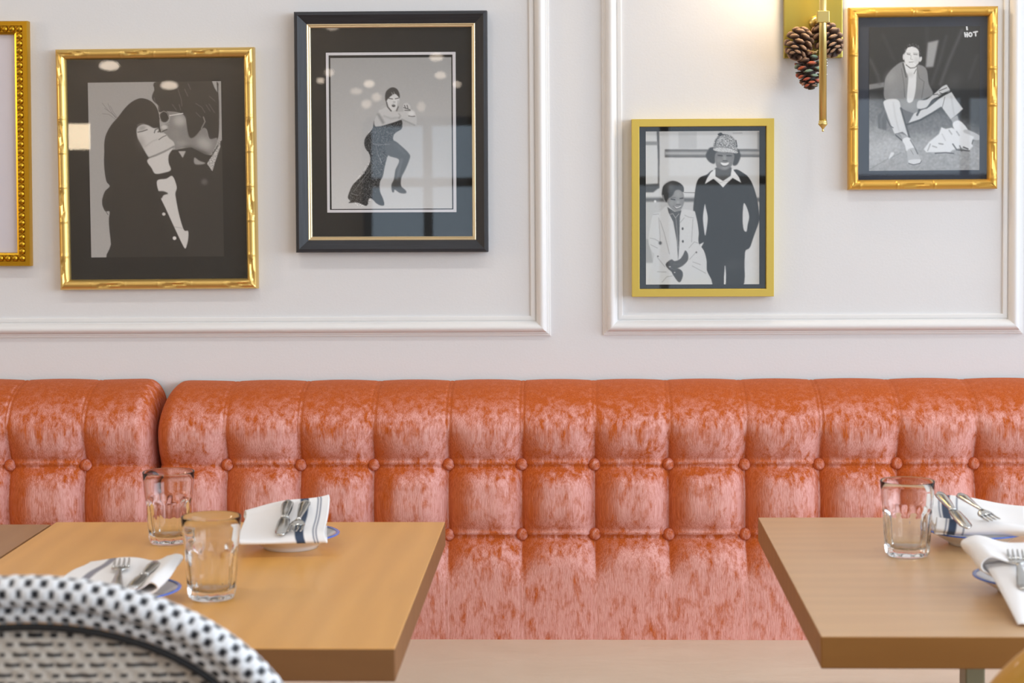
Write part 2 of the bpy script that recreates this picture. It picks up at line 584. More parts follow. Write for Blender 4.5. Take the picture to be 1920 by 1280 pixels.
# ------------------------------------------------------------------ picture prints (painted greyscale pictures)
class Canvas:
    def __init__(s, x0, y0, x1, y1, bg, mapf):
        s.x0, s.y0, s.S = x0, y0, 1.15
        s.w, s.h = int((x1 - x0) * s.S), int((y1 - y0) * s.S)
        s.img = np.full((s.h, s.w), float(bg))
        s.mapf = mapf

    def P(s, pts):
        return np.array([((s.mapf(*p)[0] - s.x0) * s.S, (s.mapf(*p)[1] - s.y0) * s.S) for p in pts])

    def blur(s, m, r):
        if r < .25:
            return m
        k = int(math.ceil(r * 2.5))
        g = np.exp(-(np.arange(-k, k + 1) ** 2) / (2 * r * r))
        g /= g.sum()
        p = np.pad(m, ((k, k), (k, k)), mode='edge')
        p = sum(g[i] * p[i:i + m.shape[0], :] for i in range(2 * k + 1))
        return sum(g[i] * p[:, i:i + m.shape[1]] for i in range(2 * k + 1))

    def mask(s, P, smooth):
        if smooth:
            out = []
            n = len(P)
            for i in range(n):
                p0, p1, p2, p3 = P[i - 1], P[i], P[(i + 1) % n], P[(i + 2) % n]
                for tt in np.linspace(0, 1, 5)[:-1]:
                    out.append(.5 * (2 * p1 + (p2 - p0) * tt + (2 * p0 - 5 * p1 + 4 * p2 - p3) * tt ** 2 + (3 * p1 - p0 - 3 * p2 + p3) * tt ** 3))
            P = np.array(out)
        ss = 3
        m = np.zeros((s.h * ss, s.w * ss), dtype=np.float32)
        Q = P * ss
        A, B = Q, np.roll(Q, -1, axis=0)
        for y in range(max(0, int(Q[:, 1].min())), min(s.h * ss, int(Q[:, 1].max()) + 2)):
            yy = y + .5
            k = (A[:, 1] <= yy) != (B[:, 1] <= yy)
            if not k.any():
                continue
            xs = np.sort(A[k, 0] + (yy - A[k, 1]) / (B[k, 1] - A[k, 1]) * (B[k, 0] - A[k, 0]))
            for u, v in zip(xs[0::2], xs[1::2]):
                u, v = max(0, int(round(u))), min(s.w * ss, int(round(v)))
                if v > u:
                    m[y, u:v] = 1
        return m.reshape(s.h, ss, s.w, ss).mean(axis=(1, 3))

    def poly(s, pts, g, blur=.4, smooth=True, alpha=1.0, add=False):
        m = s.blur(s.mask(s.P(pts), smooth), blur * s.S) * alpha
        s.img = s.img * (1 - m) + g * m

    def ell(s, cx, cy, rx, ry, g, blur=.4, rot=0, alpha=1.0):
        s.poly([(cx + rx * math.cos(q) * math.cos(rot) - ry * math.sin(q) * math.sin(rot),
                 cy + rx * math.cos(q) * math.sin(rot) + ry * math.sin(q) * math.cos(rot)) for q in np.linspace(0, 2 * PI, 13)[:-1]], g, blur, True, alpha)

    def line(s, pts, wpx, g, alpha=1.0, soft=.6):
        P = s.P(pts)
        yy, xx = np.mgrid[0:s.h, 0:s.w]
        D = np.full((s.h, s.w), 1e9)
        for p, q in zip(P[:-1], P[1:]):
            d = q - p
            L = max(1e-6, d @ d)
            tt = np.clip(((xx - p[0]) * d[0] + (yy - p[1]) * d[1]) / L, 0, 1)
            D = np.minimum(D, np.hypot(xx - p[0] - tt * d[0], yy - p[1] - tt * d[1]))
        m = np.clip((wpx * s.S / 2 + soft - D) / (2 * soft), 0, 1) * alpha
        s.img = s.img * (1 - m) + g * m

    def vgrad(s, a, b):
        s.img += np.linspace(a, b, s.h)[:, None]

    def grain(s, amp, seed):
        s.img += np.random.RandomState(seed).normal(0, amp, s.img.shape)

    def noise(s, pts, amp, seed, blur=.5, cell=1.0):
        m = s.blur(s.mask(s.P(pts), True), blur)
        nz = s.blur(np.random.RandomState(seed).normal(0, amp, s.img.shape), cell)
        s.img += nz * m * (1 + cell)

    def rgba(s, tint=(1, 1, 1)):
        x = np.clip(s.img, 0, 255) / 255
        x = np.where(x <= .04045, x / 12.92, ((x + .055) / 1.055) ** 2.4)
        out = np.ones((s.h, s.w, 4))
        for i in range(3):
            out[..., i] = np.minimum(.92, x * 1.18) * tint[i]
        return out


def pic_couple():
    c = Canvas(164, 154, 421, 481, 163, lambda x, y: (160 + x / 7.111, 150 + y / 7.111))
    c.vgrad(-6, 8)
    R = 1900
    for q in ([(420, 510), (340, 430), (250, 370)], [(410, 490), (300, 400), (220, 300)], [(430, 500), (370, 420), (330, 340)], [(400, 520), (310, 450), (220, 440)], [(400, 500), (330, 390), (300, 310)]):
        c.line(q, .7, 100, .7)
    # dark clothes and long hair of the woman, jacket of the man
    c.poly([(1000, 950), (1200, 930), (1430, 900), (1620, 1000), (1700, 1010), (1830, 820), (R, 800), (R, 2400), (700, 2400), (700, 1400)], 44, .5, False)
    c.poly([(770, 245), (680, 265), (590, 320), (510, 400), (430, 500), (370, 560), (310, 640), (260, 740), (240, 850), (238, 960), (232, 1080), (238, 1200), (248, 1280), (265, 1350),
            (305, 1405), (240, 1470), (203, 1560), (195, 1630), (210, 1690), (240, 1738), (296, 1742), (283, 1850), (290, 2000), (305, 2180), (305, 2420), (1300, 2420), (1250, 1500), (1100, 1000), (1010, 640), (1000, 480), (960, 360), (880, 280)], 40, .4)
    c.line([(230, 1700), (250, 1750), (270, 1780)], 1.2, 70, .8)
    # man: hair, face, neck
    c.poly([(1000, 20), (940, 140), (905, 230), (930, 290), (985, 340), (1000, 430), (1100, 420), (1330, 470), (1390, 700), (1440, 780), (1560, 680), (1640, 660), (1680, 790), (1760, 830), (1810, 700), (1810, 180), (1730, 20)], 44, .5)
    c.poly([(1120, 430), (1220, 440), (1330, 470), (1365, 560), (1380, 700), (1420, 775), (1500, 745), (1560, 670), (1630, 650), (1680, 790), (1785, 780), (1760, 900), (1690, 1000), (1560, 960), (1420, 900),
            (1300, 905), (1215, 930), (1190, 830), (1120, 770), (1060, 700), (1010, 650), (1015, 605), (1075, 590), (1130, 560), (1150, 480)], 128, .6)
    c.poly([(1000, 20), (1000, 200), (1100, 330), (1240, 400), (1360, 470), (1400, 300), (1300, 20)], 42, .6)
    c.ell(1275, 545, 80, 75, 172, 4)
    c.ell(1065, 632, 48, 34, 195, 1.6)
    c.ell(1230, 720, 60, 60, 138, 5)
    c.ell(1610, 850, 110, 70, 170, 5, .5)
    c.ell(1300, 850, 90, 40, 150, 4, .2)
    c.ell(1440, 965, 120, 50, 50, 4, .4)
    c.ell(1560, 1020, 120, 60, 42, 4, .3)
    c.poly([(1380, 470), (1480, 440), (1590, 520), (1560, 640), (1500, 740), (1420, 775), (1385, 690)], 46, 1.2)
    c.line([(1600, 500), (1620, 560), (1570, 650)], 2.2, 170, .7, 1)
    c.ell(1070, 490, 62, 75, 42, .8)
    c.line([(1010, 440), (1060, 415), (1105, 440), (1130, 500)], 1.1, 170, .8)
    c.line([(1000, 480), (1015, 530)], 1.1, 180, .8)
    c.line([(1140, 476), (1320, 448)], 1.6, 222)
    c.line([(1100, 590), (1130, 580)], 1, 170, .7)
    c.line([(1030, 690), (1070, 668), (1100, 660)], 1.6, 40, .9)
    for q in ([(1250, 100), (1300, 260), (1310, 350)], [(1180, 330), (1230, 400)], [(1500, 320), (1580, 370), (1620, 440)], [(1640, 340), (1690, 420)], [(1690, 230), (1760, 290)], [(1400, 60), (1430, 130)], [(930, 240), (950, 310)], [(990, 340), (1005, 400)],
              [(1500, 440), (1560, 500)], [(1680, 330), (1750, 440)], [(1350, 130), (1390, 220)], [(1270, 330), (1290, 400)]):
        c.line(q, 1.6, 118, .55, 1.0)
    c.poly([(1722, 20), (1790, 20), (1800, 185), (1760, 120)], 165, .5, False)
    # woman: face, throat
    c.poly([(690, 645), (760, 592), (840, 600), (920, 640), (985, 640), (995, 690), (1080, 722), (1130, 780), (1190, 830), (1188, 890), (1050, 950), (900, 1012), (850, 1030), (800, 960), (740, 850), (695, 760)], 196, .8)
    c.poly([(850, 1040), (1000, 970), (1175, 905), (1122, 1000), (1118, 1100), (1146, 1198), (1050, 1235), (930, 1246), (880, 1170), (825, 1090)], 204, .6)
    c.line([(840, 1030), (930, 1005), (1060, 950), (1185, 885)], 2.4, 100, .75, 1.6)
    c.ell(760, 640, 55, 30, 150, 2.5, -.3)
    c.line([(700, 690), (760, 680), (830, 658)], 1.6, 60, .85)
    c.line([(695, 600), (730, 580), (790, 580)], 1.4, 110, .8)
    c.line([(925, 700), (940, 660), (985, 640)], 1.8, 70, .85)
    c.line([(975, 690), (1010, 680)], 1.8, 50, .9)
    c.line([(985, 792), (1040, 755), (1085, 738)], 1.5, 85, .85)
    c.line([(800, 880), (900, 810), (960, 790)], 2, 165, .6, 1.8)
    c.ell(740, 830, 40, 90, 110, 5, -.3, .5)
    c.poly([(955, 1336), (1080, 1312), (1166, 1278), (1222, 1420), (1203, 1500), (1206, 1560), (1245, 1780), (1308, 1992), (1366, 2008), (1366, 2110), (1345, 2200), (1322, 2242), (1280, 2180), (1150, 1900), (1060, 1700), (1000, 1570), (1015, 1525), (968, 1470)], 206, .5)
    c.poly([(960, 1480), (1040, 1480), (1100, 1510), (1040, 1530), (1000, 1575), (940, 1500)], 45, .8)
    c.line([(1180, 1950), (1290, 1970)], 1, 150, .7)
    c.ell(1037, 1782, 24, 22, 205, .4)
    c.ell(1178, 2103, 26, 25, 220, .4)
    c.poly([(1825, 800), (1790, 900), (1640, 1120), (1712, 1222), (1742, 1130), (1825, 900)], 175, .5, False)
    c.noise([(1825, 800), (1640, 1120), (1712, 1222), (1825, 900)], 22, 3, .5, .4)
    c.poly([(1250, 950), (1355, 950), (1310, 1042)], 178, .7, False)
    c.poly([(1470, 1035), (1540, 1080), (1620, 1110), (1560, 1130), (1470, 1120)], 150, .8)
    c.ell(1600, 1360, 45, 40, 92, 2)
    c.grain(2.2, 1)
    return c


def pic_singer():
    c = Canvas(619, 108, 848, 391, 158, lambda x, y: (600 + x / 7.111, 90 + y / 7.111))
    c.vgrad(0, 44)
    # long gown
    c.poly([(720, 960), (700, 1060), (650, 1130), (600, 1190), (585, 1260), (600, 1330), (650, 1400), (665, 1480), (640, 1560), (560, 1680), (430, 1810), (372, 1930), (360, 1990), (392, 2030), (368, 2056), (480, 2050),
            (610, 2092), (642, 1998), (690, 2008), (740, 2060), (800, 2090), (846, 2082), (830, 2000), (790, 1900), (790, 1780), (830, 1700), (860, 1560), (905, 1420), (1000, 1300), (970, 1200), (1000, 1130), (1080, 1080), (1096, 1030), (1085, 955),
            (1000, 980), (900, 1010), (800, 1035), (730, 1035)], 52, .5)
    c.noise([(720, 1060), (600, 1190), (600, 1330), (660, 1480), (430, 1810), (380, 2030), (610, 2090), (790, 1780), (900, 1420), (960, 1200), (1080, 1000)], 26, 5, .8, .45)
    c.poly([(860, 1270), (975, 1228), (1080, 1300), (1192, 1415), (1185, 1490), (1130, 1620), (1080, 1720), (1075, 1830), (1135, 1890), (1138, 1928), (1060, 1925), (990, 1880), (978, 1912), (955, 1908), (945, 1820), (980, 1740),
            (1000, 1620), (1050, 1482), (900, 1420)], 74, .6)
    c.line([(1080, 1480), (1040, 1640), (1020, 1740)], 4, 120, .5, 3)
    c.line([(1000, 1280), (1120, 1390)], 4, 100, .5, 3)
    for q, g in (([(790, 1460), (810, 1525)], 215), ([(690, 1262), (780, 1285), (870, 1272)], 150), ([(740, 1280), (760, 1400), (780, 1460)], 125), ([(650, 1620), (540, 1760), (430, 1905)], 140), ([(720, 1560), (640, 1690), (520, 1830)], 105), ([(400, 1925), (490, 1955)], 170),
                 ([(860, 1280), (930, 1270)], 130), ([(740, 1480), (660, 1600)], 110), ([(720, 1780), (660, 1960)], 100)):
        c.line(q, 1.2, g, .7, .8)
    # shoulders and arms
    c.poly([(880, 765), (800, 800), (765, 880), (722, 960), (732, 1032), (800, 1035), (900, 1010), (1000, 980), (1085, 950), (1110, 950), (1160, 975), (1220, 1012), (1272, 1026), (1292, 980), (1282, 905), (1255, 840), (1212, 815),
            (1205, 770), (1165, 733), (1118, 745), (1108, 800), (1120, 838), (1060, 850), (1000, 840), (950, 830)], 192, .6)
    c.line([(775, 880), (805, 930), (835, 985)], 4.5, 120, .7, 3)
    c.line([(850, 900), (950, 935), (1050, 920)], 3, 160, .6, 2)
    c.line([(880, 765), (800, 805)], 2, 150, .6, 2)
    c.line([(1085, 945), (1180, 985), (1260, 1022)], 2, 140, .7, 1.5)
    c.line([(1050, 870), (1070, 900), (1050, 930)], 2, 130, .6, 1.5)
    for q in ([(1115, 790), (1150, 800), (1200, 820)], [(1125, 760), (1140, 800)], [(1160, 760), (1170, 800)], [(1180, 900), (1220, 908), (1262, 905)], [(1130, 825), (1200, 830)]):
        c.line(q, 1.6, 70, .8)
    c.ell(1220, 870, 45, 30, 215, 1.5)
    # head
    c.poly([(880, 690), (935, 640), (1000, 615), (1050, 645), (1056, 720), (1030, 790), (1000, 832), (950, 832), (912, 775)], 206, .6)
    c.poly([(868, 670), (878, 590), (920, 542), (975, 524), (1030, 548), (1062, 610), (1062, 668), (1040, 640), (1000, 608), (945, 640), (895, 690), (885, 720)], 58, .5)
    c.line([(885, 720), (900, 780), (945, 832)], 2.4, 70, .85, 1)
    c.line([(1020, 830), (1040, 780)], 2.2, 80, .8, 1)
    c.line([(955, 590), (975, 635)], .9, 190, .8)
    c.line([(985, 580), (995, 630)], .9, 190, .7)
    c.line([(918, 668), (965, 674)], 1.5, 60, .9)
    c.line([(1002, 672), (1044, 664)], 1.5, 60, .9)
    c.line([(975, 715), (1000, 715)], 1.4, 130, .8)
    c.ell(982, 765, 24, 18, 62, .6)
    c.line([(965, 752), (1000, 752)], .8, 225, .9)
    c.line([(1040, 700), (1035, 770)], 1.6, 140, .6, 1.2)
    c.grain(2, 2)
    return c


def pic_siblings():
    c = Canvas(1211, 246, 1424, 533, 208, lambda x, y: (1200 + x / 8, 240 + y / 8))
    R = 1800
    c.poly([(580, 60), (850, 60), (850, 310), (580, 310)], 192, .8, False)
    for x0, x1 in ((375, 1020), (1440, R)):
        c.poly([(x0, 320), (x1, 325), (x1, 445), (x0, 440)], 105, .7, False)
        c.poly([(x0, 355), (x1, 360), (x1, 405), (x0, 400)], 178, 1.5, False)
    c.poly([(255, 50), (290, 50), (295, 380), (290, 900), (275, 900), (272, 400)], 70, .8, False)
    c.poly([(80, 200), (270, 200), (270, 255), (80, 255)], 138, 1, False)
    c.poly([(80, 840), (290, 830), (290, 890), (200, 960), (80, 960)], 70, 1, False)
    c.poly([(80, 1040), (840, 1045), (840, 1110), (80, 1105)], 92, 1.8, False)
    c.poly([(1700, 1045), (R, 1050), (R, 1110), (1720, 1105)], 90, 1.5, False)
    c.poly([(80, 1110), (840, 1115), (840, 2000), (80, 2000)], 190, 2, False)
    c.poly([(80, 1660), (130, 1660), (200, 2015), (80, 2015)], 165, 1, False)
    c.poly([(1755, 70), (1785, 70), (1785, 330), (1755, 330)], 150, .8, False)
    c.line([(660, 960), (830, 965)], .8, 60)
    c.line([(1390, 80), (1520, 80)], 1.4, 140, .6, 1)
    c.ell(230, 1095, 18, 20, 225, .6)
    # tall boy: trousers background, sweater
    c.poly([(1790, 1380), (1700, 1620), (1640, 1790), (1580, 1870), (1550, 2100), (1510, 2400), (1790, 2400)], 214, .6, False)
    c.poly([(900, 740), (1000, 700), (1110, 640), (1250, 870), (1400, 630), (1560, 690), (1640, 770), (1700, 900), (1750, 1080), (1780, 1300), (1778, 1400), (1700, 1620), (1640, 1790), (1575, 1840), (1560, 2000), (1515, 2400), (1038, 2400),
            (1000, 2000), (955, 1830), (880, 1720), (870, 1500), (850, 1370), (800, 1250), (820, 1000), (850, 820)], 28, .5)
    c.poly([(970, 1140), (988, 1200), (1015, 1340), (1000, 1500), (976, 1612), (955, 1500), (942, 1330)], 208, .5)
    c.poly([(1550, 1130), (1600, 1200), (1632, 1330), (1610, 1450), (1592, 1552), (1548, 1520), (1532, 1350)], 210, .5)
    c.poly([(1265, 2060), (1280, 2060), (1288, 2200), (1280, 2400), (1254, 2400), (1258, 2200)], 222, .4, False)
    c.line([(1640, 900), (1700, 1200), (1690, 1450)], 6, 52, .5, 4)
    c.line([(860, 1000), (850, 1200), (900, 1500)], 4, 48, .5, 3)
    c.ell(1380, 2050, 160, 60, 62, 6, -.2, .6)
    c.poly([(890, 1740), (960, 1705), (910, 1800)], 210, .5, False)
    # head, cap, collar
    c.poly([(1090, 290), (1010, 350), (988, 430), (1040, 510), (1120, 532), (1150, 400), (1390, 400), (1385, 552), (1450, 552), (1502, 440), (1490, 370), (1440, 320)], 58, .8)
    c.poly([(1128, 600), (1360, 590), (1362, 730), (1240, 800), (1128, 730)], 80, .6)
    c.poly([(1138, 370), (1392, 380), (1388, 520), (1350, 592), (1270, 632), (1180, 610), (1138, 560)], 118, .6)
    c.ell(1265, 455, 22, 45, 165, 2.5)
    c.ell(1185, 490, 30, 30, 150, 3)
    c.ell(1345, 490, 26, 30, 138, 3)
    c.ell(1270, 600, 50, 18, 150, 2)
    c.line([(1165, 410), (1225, 415)], 2.0, 45, .9)
    c.line([(1295, 415), (1360, 418)], 2.0, 45, .9)
    c.line([(1240, 490), (1300, 492)], 1.8, 55, .8)
    c.poly([(1205, 520), (1270, 528), (1332, 520), (1305, 558), (1265, 565), (1230, 556)], 228, .5)
    c.line([(1210, 560), (1265, 578), (1320, 560)], 1.4, 75, .8)
    c.poly([(1100, 310), (1108, 215), (1160, 130), (1260, 100), (1360, 122), (1430, 200), (1447, 300), (1450, 350), (1330, 310), (1200, 285)], 150, .5)
    c.noise([(1100, 310), (1160, 130), (1360, 122), (1450, 350), (1200, 285)], 40, 9, .5, .35)
    c.poly([(1098, 312), (1180, 287), (1330, 302), (1450, 352), (1450, 386), (1330, 370), (1200, 362), (1112, 342)], 196, .5)
    c.noise([(1098, 312), (1180, 287), (1330, 302), (1450, 352), (1450, 386), (1200, 362)], 16, 11, .5, .35)
    c.line([(1110, 300), (1190, 285), (1330, 300), (1440, 345)], .9, 70, .8)
    c.line([(1430, 190), (1445, 280)], 1.8, 40, .9)
    c.line([(1120, 260), (1130, 200), (1170, 130)], 1.4, 45, .9)
    c.poly([(1165, 95), (1215, 75), (1240, 98), (1315, 105), (1240, 112), (1185, 125)], 40, .5)
    c.poly([(1130, 610), (1060, 665), (1000, 760), (970, 842), (1098, 762), (1180, 830), (1242, 895), (1300, 830), (1385, 752), (1512, 824), (1480, 740), (1372, 600), (1355, 720), (1242, 795), (1128, 725)], 224, .5, False)
    c.line([(1110, 760), (1200, 820), (1240, 800), (1340, 790)], .9, 165, .7)
    # small girl: coat, shirt, head, hands
    c.poly([(410, 1170), (300, 1250), (200, 1290), (150, 1500), (130, 1700), (180, 1840), (218, 1880), (198, 2000), (185, 2400), (1036, 2400), (990, 2100), (960, 1880), (905, 1800), (870, 1700), (880, 1550), (830, 1270), (795, 1240), (650, 1215), (590, 1270)], 204, .5)
    c.poly([(412, 1180), (430, 1260), (500, 1400), (556, 1700), (572, 1985), (590, 1700), (598, 1330), (622, 1230), (520, 1250)], 72, .5, False)
    c.line([(535, 1340), (550, 1500), (570, 1800)], .8, 190, .8)
    c.line([(440, 1290), (490, 1275), (530, 1340), (580, 1280)], 1.2, 165, .9)
    for q in ([(280, 1340), (300, 1600), (300, 1740)], [(300, 1380), (360, 1560), (440, 1880)], [(150, 1640), (220, 1655), (280, 1690)], [(160, 1740), (260, 1790)], [(200, 1290), (280, 1280)], [(670, 1300), (730, 1330), (800, 1340)], [(600, 1410), (660, 1340)],
              [(790, 1360), (770, 1700)], [(730, 1790), (810, 1700), (870, 1720)], [(740, 1960), (840, 1850)], [(260, 1930), (370, 2070)], [(260, 2145), (390, 2150)], [(790, 2000), (900, 2040)], [(330, 2300), (400, 2220), (480, 2210)], [(780, 2060), (980, 2170)]):
        c.line(q, 1.0, 132, .65, .9)
    c.ell(305, 1718, 22, 24, 75, 1)
    c.ell(640, 1505, 14, 20, 55, .4)
    c.ell(643, 1695, 14, 20, 55, .4)
    c.ell(845, 1860, 10, 15, 70, .4)
    c.ell(270, 1917, 12, 10, 70, .4)
    c.poly([(385, 2040), (470, 1965), (520, 1990), (600, 1960), (650, 1890), (680, 1830), (720, 1890), (715, 1980), (640, 2060), (560, 2100), (500, 2150), (450, 2130)], 74, .5)
    c.poly([(470, 2130), (560, 2100), (630, 2140), (640, 2220), (598, 2306), (540, 2260)], 62, .5)
    c.line([(400, 2060), (520, 2120), (650, 2040)], 1.2, 120, .5, 1)
    c.line([(500, 2040), (600, 2030)], 1.2, 100, .5, 1)
    c.ell(450, 2075, 14, 9, 190, .4)
    c.ell(520, 2160, 12, 10, 180, .4)
    c.poly([(418, 1060), (480, 1010), (545, 935), (640, 950), (664, 1080), (650, 1150), (600, 1232), (520, 1242), (450, 1180), (410, 1110)], 132, .6)
    c.poly([(330, 970), (350, 870), (420, 812), (500, 790), (590, 818), (652, 880), (652, 960), (590, 928), (530, 940), (490, 1010), (420, 1060), (400, 1110), (370, 1085), (335, 1010)], 52, .6)
    c.ell(455, 880, 55, 60, 84, 4, -.4)
    c.ell(575, 990, 45, 40, 168, 4)
    c.ell(570, 1110, 20, 26, 176, 2)
    c.ell(470, 1120, 30, 26, 160, 3)
    c.line([(465, 1058), (520, 1068)], 2.2, 40, .9)
    c.line([(600, 1050), (640, 1045)], 2.2, 40, .9)
    c.line([(460, 1035), (530, 1035)], 1.0, 70, .7)
    c.line([(545, 1140), (600, 1140)], 1.4, 70, .8)
    c.poly([(500, 1165), (560, 1185), (620, 1160), (590, 1195), (545, 1200)], 224, .5)
    c.line([(500, 1165), (545, 1205), (610, 1180)], 1.2, 62, .8)
    c.line([(345, 1000), (360, 1070), (380, 1100)], 2, 150, .8)
    c.grain(2, 4)
    return c


def pic_seated():
    c = Canvas(1630, 50, 1837, 320, 36, lambda x, y: (1620 + x / 8.533, 40 + y / 8.533))
    R, B = 1860, 2420
    # pavement
    c.poly([(60, 1180), (330, 1230), (340, 1400), (700, 1560), (900, 1480), (1250, 1430), (1560, 1560), (1860, 1750), (R, B), (60, B)], 108, 9, False)
    c.poly([(60, 1640), (480, 1780), (700, 1850), (1000, 1800), (1300, 1850), (1860, 1900), (R, B), (60, B)], 158, 9, False)
    c.poly([(60, 1950), (500, 1850), (640, 2000), (300, 2250), (60, 2350)], 176, 6, False)
    c.line([(100, 2350), (380, 2190), (600, 2090)], 1.2, 118, .6, 1.5)
    c.noise([(60, 1300), (R, 1500), (R, B), (60, B)], 10, 21, 4, 1.6)
    c.poly([(80, 1000), (330, 965), (330, 1045), (80, 1085)], 120, 1, False)
    for q, g in (([(100, 600), (220, 850), (250, 980)], 84), ([(1310, 250), (1200, 650), (1080, 1000)], 74), ([(1560, 150), (1350, 640), (1220, 1000)], 100), ([(1000, 100), (1010, 600)], 58), ([(300, 200), (480, 600)], 56), ([(1800, 560), (1680, 900)], 62)):
        c.line(q, 5, g, .6, 4)
    c.poly([(1020, 340), (1195, 300), (1110, 730), (985, 740)], 150, 1.5, False)
    c.ell(1440, 960, 90, 120, 62, 8, .3)
    c.ell(1560, 1470, 110, 70, 38, 4, -.5)
    # jacket tail, jacket
    c.poly([(330, 1390), (225, 1500), (235, 1700), (360, 1732), (370, 1500)], 84, .8, False)
    c.line([(330, 1420), (270, 1560), (280, 1700)], 3, 120, .5, 2)
    c.poly([(640, 640), (500, 710), (385, 835), (335, 960), (325, 1200), (400, 1260), (560, 1255), (610, 1390), (845, 1482), (880, 1290), (945, 1250), (1105, 1165), (1040, 1000), (1012, 800), (960, 722), (868, 690)], 132, .7)
    c.ell(430, 900, 60, 110, 152, 6, .5)
    c.ell(480, 1150, 90, 60, 148, 6)
    c.ell(720, 1340, 110, 50, 148, 5, .2)
    c.poly([(640, 650), (672, 800), (712, 900), (690, 1262), (780, 1275), (828, 1100), (842, 840), (838, 715), (740, 745)], 212, .6)
    c.line([(625, 670), (655, 800), (675, 880)], 3, 78, .9, 1)
    c.line([(600, 750), (640, 1000), (650, 1200)], 1.2, 88, .7, 1)
    c.line([(845, 720), (880, 900), (960, 960), (920, 1230)], 1.2, 92, .7, 1)
    c.line([(960, 960), (950, 1080)], 1.0, 100, .7)
    c.line([(800, 830), (835, 760)], 1.6, 100, .8)
    c.ell(740, 850, 60, 20, 172, 3)
    # trousers, folded legs
    c.poly([(600, 1400), (840, 1480), (800, 1540), (720, 1640), (640, 1560)], 92, .8, False)
    c.poly([(710, 1630), (800, 1470), (1050, 1360), (1200, 1240), (1290, 1185), (1400, 1130), (1480, 1260), (1585, 1402), (1490, 1490), (1390, 1572), (1250, 1380), (1060, 1475), (890, 1570)], 200, .6, False)
    c.line([(690, 1640), (900, 1572), (1070, 1478), (1230, 1376)], 3.2, 40, .85, 1.2)
    c.line([(850, 1490), (900, 1390), (1000, 1375), (1080, 1310), (1200, 1200)], 3.5, 42, .9, 1.2)
    c.line([(1290, 1210), (1260, 1330), (1245, 1390)], 1.2, 90, .8)
    c.line([(1390, 1200), (1440, 1500)], 2.5, 172, .6, 2)
    c.poly([(330, 1262), (450, 1232), (565, 1262), (600, 1400), (660, 1620), (720, 1835), (620, 1762), (505, 1795), (450, 1680), (380, 1500), (322, 1330)], 206, .6)
    c.line([(590, 1380), (660, 1620), (725, 1840)], 3, 42, .85, 1.4)
    c.line([(470, 1290), (500, 1500), (560, 1740)], 2.2, 178, .6, 2)
    c.line([(360, 1530), (420, 1660), (470, 1690)], 1.4, 50, .8)
    c.line([(500, 1790), (620, 1765)], 1.1, 70, .8)
    c.line([(510, 1810), (610, 1895)], 2.2, 45, .8, 1)
    # forearms and hands
    c.poly([(870, 1270), (1000, 1250), (1110, 1168), (1190, 1100), (1250, 1045), (1320, 1015), (1342, 1045), (1372, 1090), (1362, 1130), (1290, 1142), (1200, 1200), (1090, 1255), (1000, 1375), (860, 1390)], 196, .6)
    for q in ([(1200, 1110), (1320, 1060)], [(1190, 1180), (1360, 1110)], [(1210, 1140), (1270, 1160)], [(1110, 1170), (1180, 1160)], [(1180, 1220), (1290, 1150)]):
        c.line(q, 1.4, 50, .8)
    # head
    c.poly([(648, 500), (690, 415), (790, 400), (882, 460), (892, 560), (872, 670), (800, 732), (740, 738), (672, 682), (645, 600)], 212, .6)
    c.ell(637, 568, 15, 50, 205, .5)
    c.ell(905, 605, 22, 45, 205, .5, .3)
    c.poly([(648, 510), (670, 400), (740, 355), (850, 365), (905, 440), (915, 540), (885, 560), (880, 480), (845, 430), (770, 402), (695, 425), (660, 500)], 46, .7)
    c.noise([(648, 510), (670, 400), (740, 355), (850, 365), (905, 440), (900, 540), (845, 430), (695, 425)], 30, 31, .5, .4)
    c.line([(690, 520), (735, 530)], 1.4, 80, .85)
    c.line([(795, 525), (850, 530)], 1.4, 80, .85)
    c.line([(680, 500), (740, 508)], 1.0, 110, .8)
    c.line([(790, 505), (855, 508)], 1.0, 110, .8)
    c.line([(750, 540), (745, 600), (775, 605)], 1.2, 150, .8)
    c.line([(720, 648), (790, 645)], 1.4, 120, .85)
    c.line([(785, 650), (825, 700)], .9, 235, .9)
    c.line([(672, 690), (740, 742), (810, 735), (870, 680)], 1.4, 62, .8, 1)
    c.ell(840, 620, 25, 50, 182, 3)
    # socks and shoes
    c.poly([(580, 1782), (700, 1830), (712, 1870), (630, 1895)], 168, .6, False)
    c.poly([(620, 1885), (720, 1850), (800, 1960), (832, 2040), (700, 2080), (660, 1980)], 220, .6)
    c.poly([(705, 2050), (820, 2020), (870, 2110), (918, 2220), (890, 2262), (800, 2280), (722, 2252), (700, 2150)], 178, .6)
    c.poly([(722, 2215), (820, 2200), (905, 2205), (915, 2240), (880, 2265), (800, 2280), (725, 2255)], 212, .6)
    c.line([(720, 2265), (800, 2285), (900, 2262), (920, 2225)], 1.3, 50, .8)
    c.line([(750, 2050), (790, 2120)], 1.2, 110, .7)
    c.line([(745, 1890), (810, 2000), (860, 2110)], 2, 60, .7, 1.2)
    c.poly([(1385, 1560), (1495, 1500), (1520, 1600), (1430, 1640)], 160, .6, False)
    c.poly([(1420, 1630), (1530, 1590), (1660, 1735), (1590, 1790), (1460, 1740)], 222, .6)
    c.poly([(1590, 1770), (1650, 1735), (1850, 1830), (1850, 1895), (1760, 1895)], 188, .6)
    # crumpled paper fire
    c.poly([(960, 2040), (1050, 1920), (1200, 1800), (1240, 1690), (1310, 1720), (1400, 1700), (1600, 1780), (1762, 1850), (1720, 1950), (1745, 2000), (1680, 2070), (1560, 2020), (1420, 2060), (1380, 2095), (1000, 2090)], 220, .8, False)
